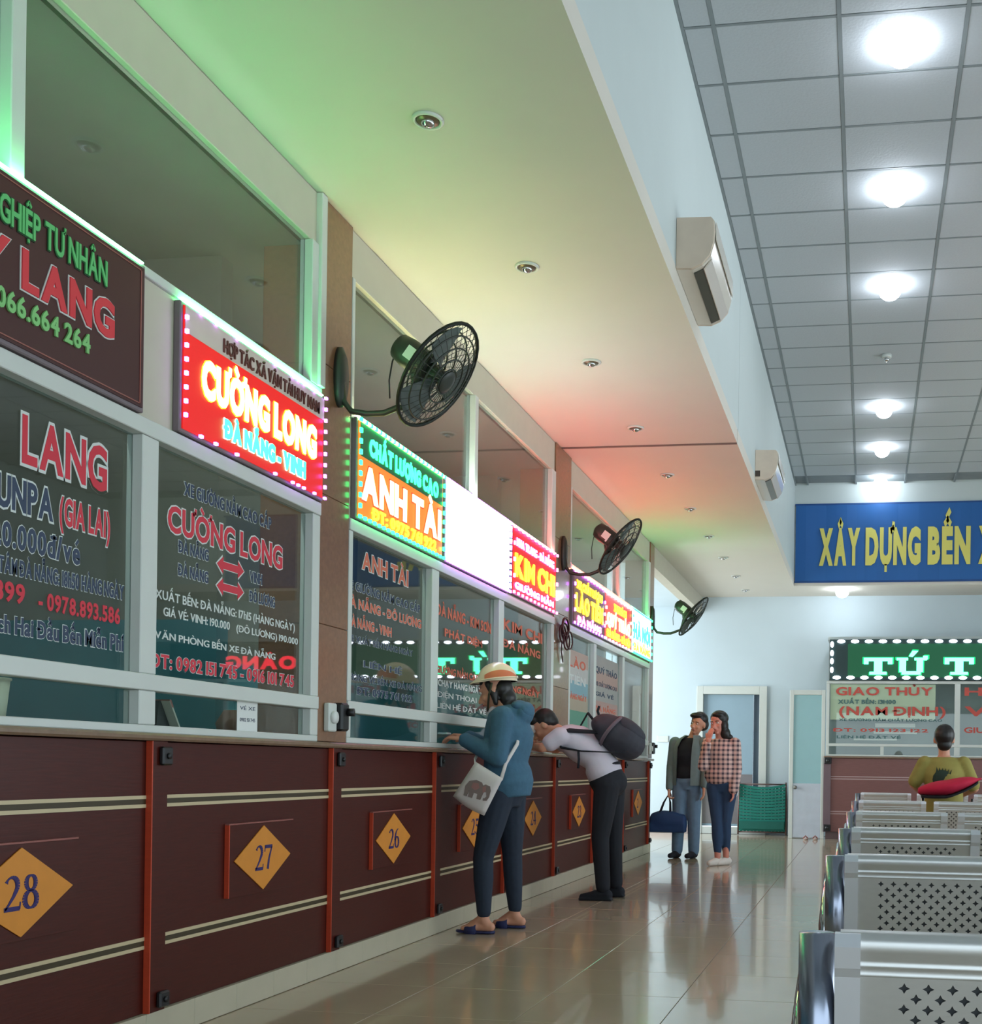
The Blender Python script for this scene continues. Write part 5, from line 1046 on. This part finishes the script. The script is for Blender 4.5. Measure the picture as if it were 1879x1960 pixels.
# backpack
K0 = thing('backpack', 'large charcoal backpack with mauve webbing on the bending man', 'backpack', (-1.95, my, 1.3))
axb = (chs - mid).normalized(); nb = V3((-axb.z, 0, axb.x)); nb = nb if nb.z > 0 else -nb
cb = lerp(mid, chs, 0.25) + nb * 0.235 - axb * 0.085
Rb = Matrix((axb, V3((0, 1, 0)), nb)).transposed()
b = MB(); b.ell(cb, 0.235, 0.165, 0.135, 20, 12, Rb); b.ell(cb - axb * 0.07 + nb * 0.01, 0.175, 0.16, 0.15, 18, 10, Rb); b.ell(cb + axb * 0.10 - nb * 0.01, 0.14, 0.15, 0.09, 18, 10, Rb)
organic('main_bag', b, PACK, K0, 0.012, 3)
b = MB(); b.ell(cb - axb * 0.05 + nb * 0.11, 0.15, 0.12, 0.06, 18, 10, Rb); organic('front_pocket', b, PACK, K0, 0.012, 3)
b = MB(); b.loft([(cb + axb * 0.05 + axb * d_, V3((0, 0.172, 0)) * s, nb * 0.150 * s) for d_, s in ((-0.014, 1.0), (-0.012, 1.03), (0.012, 1.0), (0.014, 0.97))], 26); obj('webbing_band', b, PACK2, K0)
b = MB(); b.tube([cb + axb * 0.19 + nb * 0.02, cb + axb * 0.245 + nb * 0.06, cb + axb * 0.26 + nb * 0.10], 0.012, 8, flat=0.5); b.tube([cb + axb * 0.22 - nb * 0.02, cb + axb * 0.30 + nb * 0.0, shl[1] + nb * 0.09], 0.012, 8, flat=0.5); obj('top_handle', b, BLACKC, K0)
for k in (-1, 1):
    b = MB(); sp = [cb + axb * 0.12 + V3((0, 0.10 * k, 0)) - nb * 0.06, shl[k] + nb * 0.085 - axb * 0.03, shl[k] + axb * 0.085 + V3((0, 0.0, 0.0)) - V3((0, 0, 0.02)), shl[k] - nb * 0.07 + V3((0.06, 0.02 * k, -0.03)), V3((-2.20, my + 0.185 * k, 1.165)), cb - axb * 0.16 + V3((0, 0.15 * k, 0)) - nb * 0.05]
    b.tube(sp, [0.02, 0.024, 0.024, 0.022, 0.012, 0.010], 8, flat=0.5); obj('shoulder_strap', b, BLACKC, K0)
    b = MB(); b.tube([V3((-2.22, my + 0.19 * k, 1.17)), V3((-2.215, my + 0.188 * k, 1.10)), V3((-2.222, my + 0.18 * k, 1.03))], 0.011, 6, flat=0.4); obj('loose_strap', b, BLACKC, K0)
# dark monitor on the ledge by the man
r = thing('display_box', 'small black display box on the ledge between the two customers', 'display', (-2.62, 8.42, 1.149))
b = MB(); b.bevbox(-2.66, -2.60, 8.30, 8.46, 1.149, 1.32, 0.008); obj('case', b, BLACKM, r)

# ---- couple: man
cy = 12.85; R0 = thing('person', 'man in open grey jacket and jeans carrying a navy bag', 'person', (-2.05, cy, 0))
Fc = V3((-0.25, -1, 0)).normalized(); Lc = V3((1, -0.25, 0)).normalized()   # Lc toward image right
pel = V3((-2.05, cy, 0.88)); mid = V3((-2.05, cy, 1.06)); chs = V3((-2.04, cy, 1.25)); nk = V3((-2.0, cy, 1.41)); hc_ = V3((-1.925, cy - 0.02, 1.555)); hf = V3((-0.45, -1, 0.0)); hu = V3((0.25, 0, 1))
shl = {-1: V3((-2.205, cy + 0.04, 1.33)), 1: V3((-1.85, cy - 0.05, 1.33))}
elb = {-1: V3((-2.245, cy + 0.02, 1.05)), 1: V3((-1.83, cy - 0.05, 1.06))}
wri = {-1: V3((-2.25, cy - 0.07, 0.79)), 1: V3((-1.84, cy - 0.10, 0.82))}
hip = {-1: V3((-2.13, cy, 0.84)), 1: V3((-1.97, cy, 0.84))}
kne = {-1: V3((-2.14, cy - 0.03, 0.46)), 1: V3((-1.965, cy - 0.02, 0.46))}
ank = {-1: V3((-2.16, cy, 0.09)), 1: V3((-1.965, cy + 0.0, 0.09))}
b = MB(); torso(b, pel, mid, chs, nk, Lc, Fc); b.chain([nk - U * 0.04, lerp(nk, hc_, 0.6)], [0.056, 0.052]); head(b, hc_, hf, hu)
for k in (-1, 1):
    b.chain([shl[k], elb[k], wri[k]], [0.048, 0.038, 0.027]); hand(b, wri[k], V3((0, -0.1, -1)), V3((k, 0, 0)), curl=1.0 if k < 0 else 0.4, thumb=1 if k < 0 else -1)
    b.chain([hip[k], kne[k], ank[k]], [0.085, 0.056, 0.038])
organic('body', b, SKIN, R0, 0.009, 2); face_bits(R0, hc_, hf, hu)
b = MB(); torso(b, V3((-2.05, cy, 0.95)), mid, chs, nk, Lc, Fc, 0.012, 0.19, 0.14, 0.15, 0.11); organic('black_shirt', b, BLACKC, R0, 0.011, 3)
# jacket: shell open in front
b = MB(); lat = Lc; n_ = 22
rg = [(V3((-2.05, cy, 0.84)), 0.195, 0.145), (V3((-2.05, cy, 1.0)), 0.19, 0.14), (V3((-2.045, cy, 1.15)), 0.19, 0.14), (V3((-2.04, cy, 1.28)), 0.195, 0.135), (V3((-2.02, cy, 1.37)), 0.16, 0.11), (V3((-2.0, cy, 1.42)), 0.09, 0.085)]
for th_ in (0, 1):
    vs = []
    for c, rx, ry in rg:
        for i in range(n_ + 1):
            a = math.radians(-90 + 28 + (360 - 56) * i / n_); vs.append(c + lat * math.cos(a) * (rx - 0.008 * th_) + (-Fc) * math.sin(a) * (ry - 0.008 * th_))
    fs = [(q_ * (n_ + 1) + i, q_ * (n_ + 1) + i + 1, (q_ + 1) * (n_ + 1) + i + 1, (q_ + 1) * (n_ + 1) + i) for q_ in range(len(rg) - 1) for i in range(n_)]
    b.smooth = True; b.add(vs, fs if th_ == 0 else [f[::-1] for f in fs])
obj('open_jacket', b, GREYC, R0)
b = MB()
for k in (-1, 1): b.chain([shl[k], elb[k], lerp(elb[k], wri[k], 0.9)], [0.075, 0.058, 0.046])
organic('jacket_sleeves', b, GREYC, R0, 0.011, 3)
b = MB(); torso(b, pel, V3((-2.05, cy, 0.95)), V3((-2.05, cy, 0.98)), V3((-2.05, cy, 1.0)), Lc, Fc, 0.01, 0.15, 0.145, 0.16, 0.11)
for k in (-1, 1): b.chain([hip[k], kne[k], ank[k] + U * 0.0], [0.10, 0.078, 0.066])
organic('blue_jeans', b, JEANB, R0, 0.011, 3)
b = MB(); b.ell(hc_ + V3((0.012, 0.025, 0.055)), 0.099, 0.105, 0.088); b.ell(hc_ + V3((-0.02, -0.055, 0.092)), 0.075, 0.05, 0.036); b.ell(hc_ + V3((0.045, 0.045, -0.005)), 0.07, 0.072, 0.08); b.ell(hc_ + V3((-0.05, 0.045, -0.005)), 0.05, 0.05, 0.06); organic('hair', b, HAIR, R0, 0.008, 2)
for k in (-1, 1):
    b = MB(); a = ank[k]; b.cap2(V3(a) + V3((0, 0.03, -0.045)), V3(a) + Fc * 0.07 - U * 0.05, 0.048, 0.043); b.cap2(V3(a) + Fc * 0.07 - U * 0.05, V3(a) + Fc * 0.15 + V3((-0.02, 0, -0.058)), 0.04, 0.03); organic('shoe', b, BLACKC, R0, 0.008, 2)
# duffel
D0 = thing('travel_bag', 'navy blue travel bag hanging from the man\'s hand at his side', 'bag', (-2.32, cy, 0.4))
b = MB()
b.loft([((-2.30 + x_, cy - 0.08, 0.425 + dz), (0, 0.10 * s, 0), (0, 0, 0.115 * s)) for x_, s, dz in ((-0.17, 0.55, -0.02), (-0.15, 0.85, -0.01), (-0.08, 1.0, 0), (0.0, 1.05, 0.005), (0.12, 1.0, 0), (0.24, 0.85, -0.02), (0.26, 0.5, -0.03))], 22)
b.box(-2.46, -2.05, cy - 0.17, cy + 0.01, 0.30, 0.40); organic('bag_body', b, NAVYB, D0, 0.012, 5)
for dy_ in (-0.04, 0.04):
    b = MB(); b.tube([(-2.36, cy - 0.08 + dy_, 0.50), (-2.31, cy - 0.075 + dy_ * 0.5, 0.64), (-2.255, cy - 0.075, 0.735), (-2.235, cy - 0.075 + dy_ * 0.5, 0.64), (-2.23, cy - 0.08 + dy_, 0.50)], 0.009, 8); obj('handle', b, BLACKC, D0)

# ---- couple: woman in plaid
cy = 12.0; R0 = thing('person', 'woman in plaid shirt and white sneakers with one hand on her cheek', 'person', (-1.55, cy, 0))
Fc = V3((-0.2, -1, 0)).normalized(); Lc = V3((1, -0.2, 0)).normalized()
pel = V3((-1.54, cy, 0.88)); mid = V3((-1.55, cy, 1.05)); chs = V3((-1.55, cy, 1.22)); nk = V3((-1.56, cy, 1.38)); hc_ = V3((-1.585, cy - 0.02, 1.53)); hf = V3((-0.35, -1, -0.08)); hu = V3((-0.12, 0, 1))
shl = {-1: V3((-1.70, cy + 0.03, 1.31)), 1: V3((-1.40, cy - 0.03, 1.31))}
elb = {-1: V3((-1.735, cy - 0.10, 1.06)), 1: V3((-1.375, cy - 0.03, 1.04))}
wri = {-1: V3((-1.665, cy - 0.19, 1.34)), 1: V3((-1.40, cy - 0.10, 0.82))}
hip = {-1: V3((-1.61, cy, 0.84)), 1: V3((-1.46, cy, 0.84))}
kne = {-1: V3((-1.58, cy - 0.04, 0.46)), 1: V3((-1.49, cy - 0.01, 0.46))}
ank = {-1: V3((-1.57, cy - 0.03, 0.09)), 1: V3((-1.49, cy + 0.06, 0.09))}
b = MB(); torso(b, pel, mid, chs, nk, Lc, Fc, 0, 0.17, 0.12, 0.15, 0.10); b.chain([nk - U * 0.04, lerp(nk, hc_, 0.6)], [0.05, 0.047]); head(b, hc_, hf, hu, 0.97)
for k in (-1, 1): b.chain([hip[k], kne[k], ank[k]], [0.085, 0.052, 0.034])
b.chain([shl[-1], elb[-1], wri[-1]], [0.044, 0.035, 0.026]); hand(b, wri[-1], V3((0.25, 0.1, 1)), V3((-0.3, -1, 0)), curl=0.35, thumb=-1, scale=0.9)
b.chain([shl[1], elb[1], wri[1]], [0.044, 0.035, 0.026]); hand(b, wri[1], V3((0, -0.1, -1)), V3((1, 0, 0)), curl=0.4, thumb=-1, scale=0.9)
organic('body', b, SKINP, R0, 0.0085, 2); face_bits(R0, hc_, hf, hu, 0.97)
b = MB(); torso(b, V3((-1.55, cy, 0.96)), mid, chs, nk, Lc, Fc, 0.022, 0.175, 0.155, 0.165, 0.115)
b.chain([shl[-1], elb[-1], lerp(elb[-1], wri[-1], 0.85)], [0.068, 0.056, 0.042]); b.chain([shl[1], elb[1], lerp(elb[1], wri[1], 1.0)], [0.068, 0.060, 0.056])
organic('plaid_shirt', b, PLAID, R0, 0.011, 3)
b = MB(); torso(b, pel, V3((-1.54, cy, 0.94)), V3((-1.54, cy, 0.97)), V3((-1.54, cy, 1.0)), Lc, Fc, 0.006, 0.15, 0.13, 0.16, 0.105)
for k in (-1, 1): b.chain([hip[k], lerp(hip[k], kne[k], 0.5), kne[k], lerp(kne[k], ank[k], 0.4), ank[k] + U * 0.07], [0.10, 0.08, 0.062, 0.06, 0.044])
organic('skinny_jeans', b, JEANS2, R0, 0.0105, 3)
b = MB(); b.ell(hc_ + V3((0.01, 0.025, 0.055)), 0.102, 0.104, 0.086); b.ell(hc_ + V3((0.0, -0.045, 0.088)), 0.065, 0.05, 0.035); b.ell(hc_ + V3((0.062, 0.01, -0.03)), 0.05, 0.08, 0.09); b.ell(hc_ + V3((0.075, 0.01, -0.11)), 0.06, 0.07, 0.07); b.ell(hc_ + V3((0.11, 0.01, -0.15)), 0.055, 0.05, 0.035); b.ell(hc_ + V3((-0.05, 0.05, -0.03)), 0.04, 0.05, 0.09)
organic('hair', b, HAIR, R0, 0.008, 2)
dS = V3((-0.6, -1, 0)).normalized()
for k in (-1, 1):
    b = MB(); a = ank[k]; b.cap2(V3(a) - dS * 0.03 - U * 0.047, V3(a) + dS * 0.05 - U * 0.05, 0.046, 0.043); b.cap2(V3(a) + dS * 0.05 - U * 0.05, V3(a) + dS * 0.14 - U * 0.058, 0.042, 0.031); organic('sneaker', b, SHOEW, R0, 0.008, 2)

# ---- seated person in mustard shirt seen from behind
py = 9.95; R0 = thing('person', 'person in mustard shirt seen from behind, sitting among the steel benches', 'person', (0.66, py, 0.46))
Fc = V3((0, 1, 0)); Lc = V3((1, 0, 0))
pel = V3((0.665, py, 0.58)); mid = V3((0.665, py - 0.02, 0.80)); chs = V3((0.665, py - 0.02, 1.02)); nk = V3((0.665, py + 0.01, 1.19)); hc_ = V3((0.665, py + 0.04, 1.33)); hf = V3((0.1, 1, -0.2)); hu = V3((0, 0.1, 1))
b = MB(); torso(b, pel, mid, chs, nk, Lc, Fc); b.chain([nk - U * 0.04, lerp(nk, hc_, 0.6)], [0.052, 0.048]); head(b, hc_, hf, hu)
elbs = {}
for k in (-1, 1):
    s0 = V3((0.665 + 0.165 * k, py - 0.01, 1.11)); e0 = V3((0.665 + 0.26 * k, py - 0.02, 0.93 if k < 0 else 0.90)); w0 = V3((0.665 + 0.16 * k, py + 0.16, 0.84)); elbs[k] = (s0, e0, w0)
    b.chain([s0, e0, w0], [0.046, 0.037, 0.027]); hand(b, w0, V3((-0.3 * k, 1, 0)), U, curl=0.5, thumb=-k)
    b.chain([V3((0.665 + 0.09 * k, py, 0.55)), V3((0.665 + 0.13 * k, py + 0.42, 0.55)), V3((0.665 + 0.13 * k, py + 0.45, 0.10))], [0.085, 0.058, 0.036]); foot(b, V3((0.665 + 0.13 * k, py + 0.45, 0.09)), Fc)
organic('body', b, SKIN, R0, 0.01, 2)
b = MB(); torso(b, lerp(pel, mid, 0.1), mid, chs, nk, Lc, Fc, 0.02, 0.18, 0.145, 0.16, 0.11)
for k in (-1, 1): b.chain([elbs[k][0], lerp(elbs[k][0], elbs[k][1], 0.85)], [0.07, 0.062])
organic('mustard_shirt', b, MUSTARD, R0, 0.012, 3)
b = MB(); b.ell((0.64, py - 0.140, 0.975), 0.08, 0.012, 0.085, 20, 8)
for k in range(6): b.prism([(-0.012, 0), (0.012, 0), (0.0, 0.05)], (0.60 + 0.02 * k, py - 0.140, 1.035 - 0.004 * k), V3((1, 0, 0.1 * k)), V3((0.12 * (k - 1), 0, 1)), V3((0, -1, 0)), -0.004, 0.004)
obj('dark_back_print', b, mat('dark_green_print', (34, 54, 40), 0.8), R0)
b = MB()
for k in (-1, 1): b.chain([V3((0.665 + 0.09 * k, py, 0.57)), V3((0.665 + 0.13 * k, py + 0.42, 0.57)), V3((0.665 + 0.13 * k, py + 0.45, 0.14))], [0.11, 0.075, 0.055])
organic('trousers', b, JEAND, R0, 0.012, 3)
b = MB(); b.ell(hc_ + V3((0, -0.025, 0.03)), 0.09, 0.102, 0.1); b.ell(hc_ + V3((0, -0.055, -0.05)), 0.065, 0.05, 0.06); organic('hair', b, HAIR, R0, 0.009, 2)
# red cloth over the bench backs
b = MB(); vs = []; fs = []; n = 18
for i in range(n + 1):
    t_ = i / n; x = 0.43 + 0.52 * t_; z = 0.878 + 0.03 * math.sin(t_ * PI * 0.9) + 0.13 * max(0, t_ - 0.45) ** 1.2 * 1.6; h_ = 0.012 + 0.055 * math.sin(PI * min(1, t_ * 1.05 + 0.03)) ** 0.6
    vs.append((V3((x, 9.62, z)), V3((0, 0.12 * (0.4 + math.sin(PI * t_)), 0)), V3((0, 0, h_))))
b.loft(vs, 16); o = organic('cushion_cover', b, REDC, R0 := thing('red_cushion', 'long crimson cushion lying across the bench backs before the mustard shirt', 'cushion', (0.7, 9.62, 0.82)), 0.012, 3)
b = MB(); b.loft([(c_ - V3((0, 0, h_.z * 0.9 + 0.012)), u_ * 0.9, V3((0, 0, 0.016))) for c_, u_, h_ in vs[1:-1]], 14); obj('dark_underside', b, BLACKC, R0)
b = MB()
for x in (0.47, 0.88): b.tube([(x, 9.62, 0.82), (x, 9.62, 0.46)], 0.012, 8)
obj('support', b, CHROME, R0)
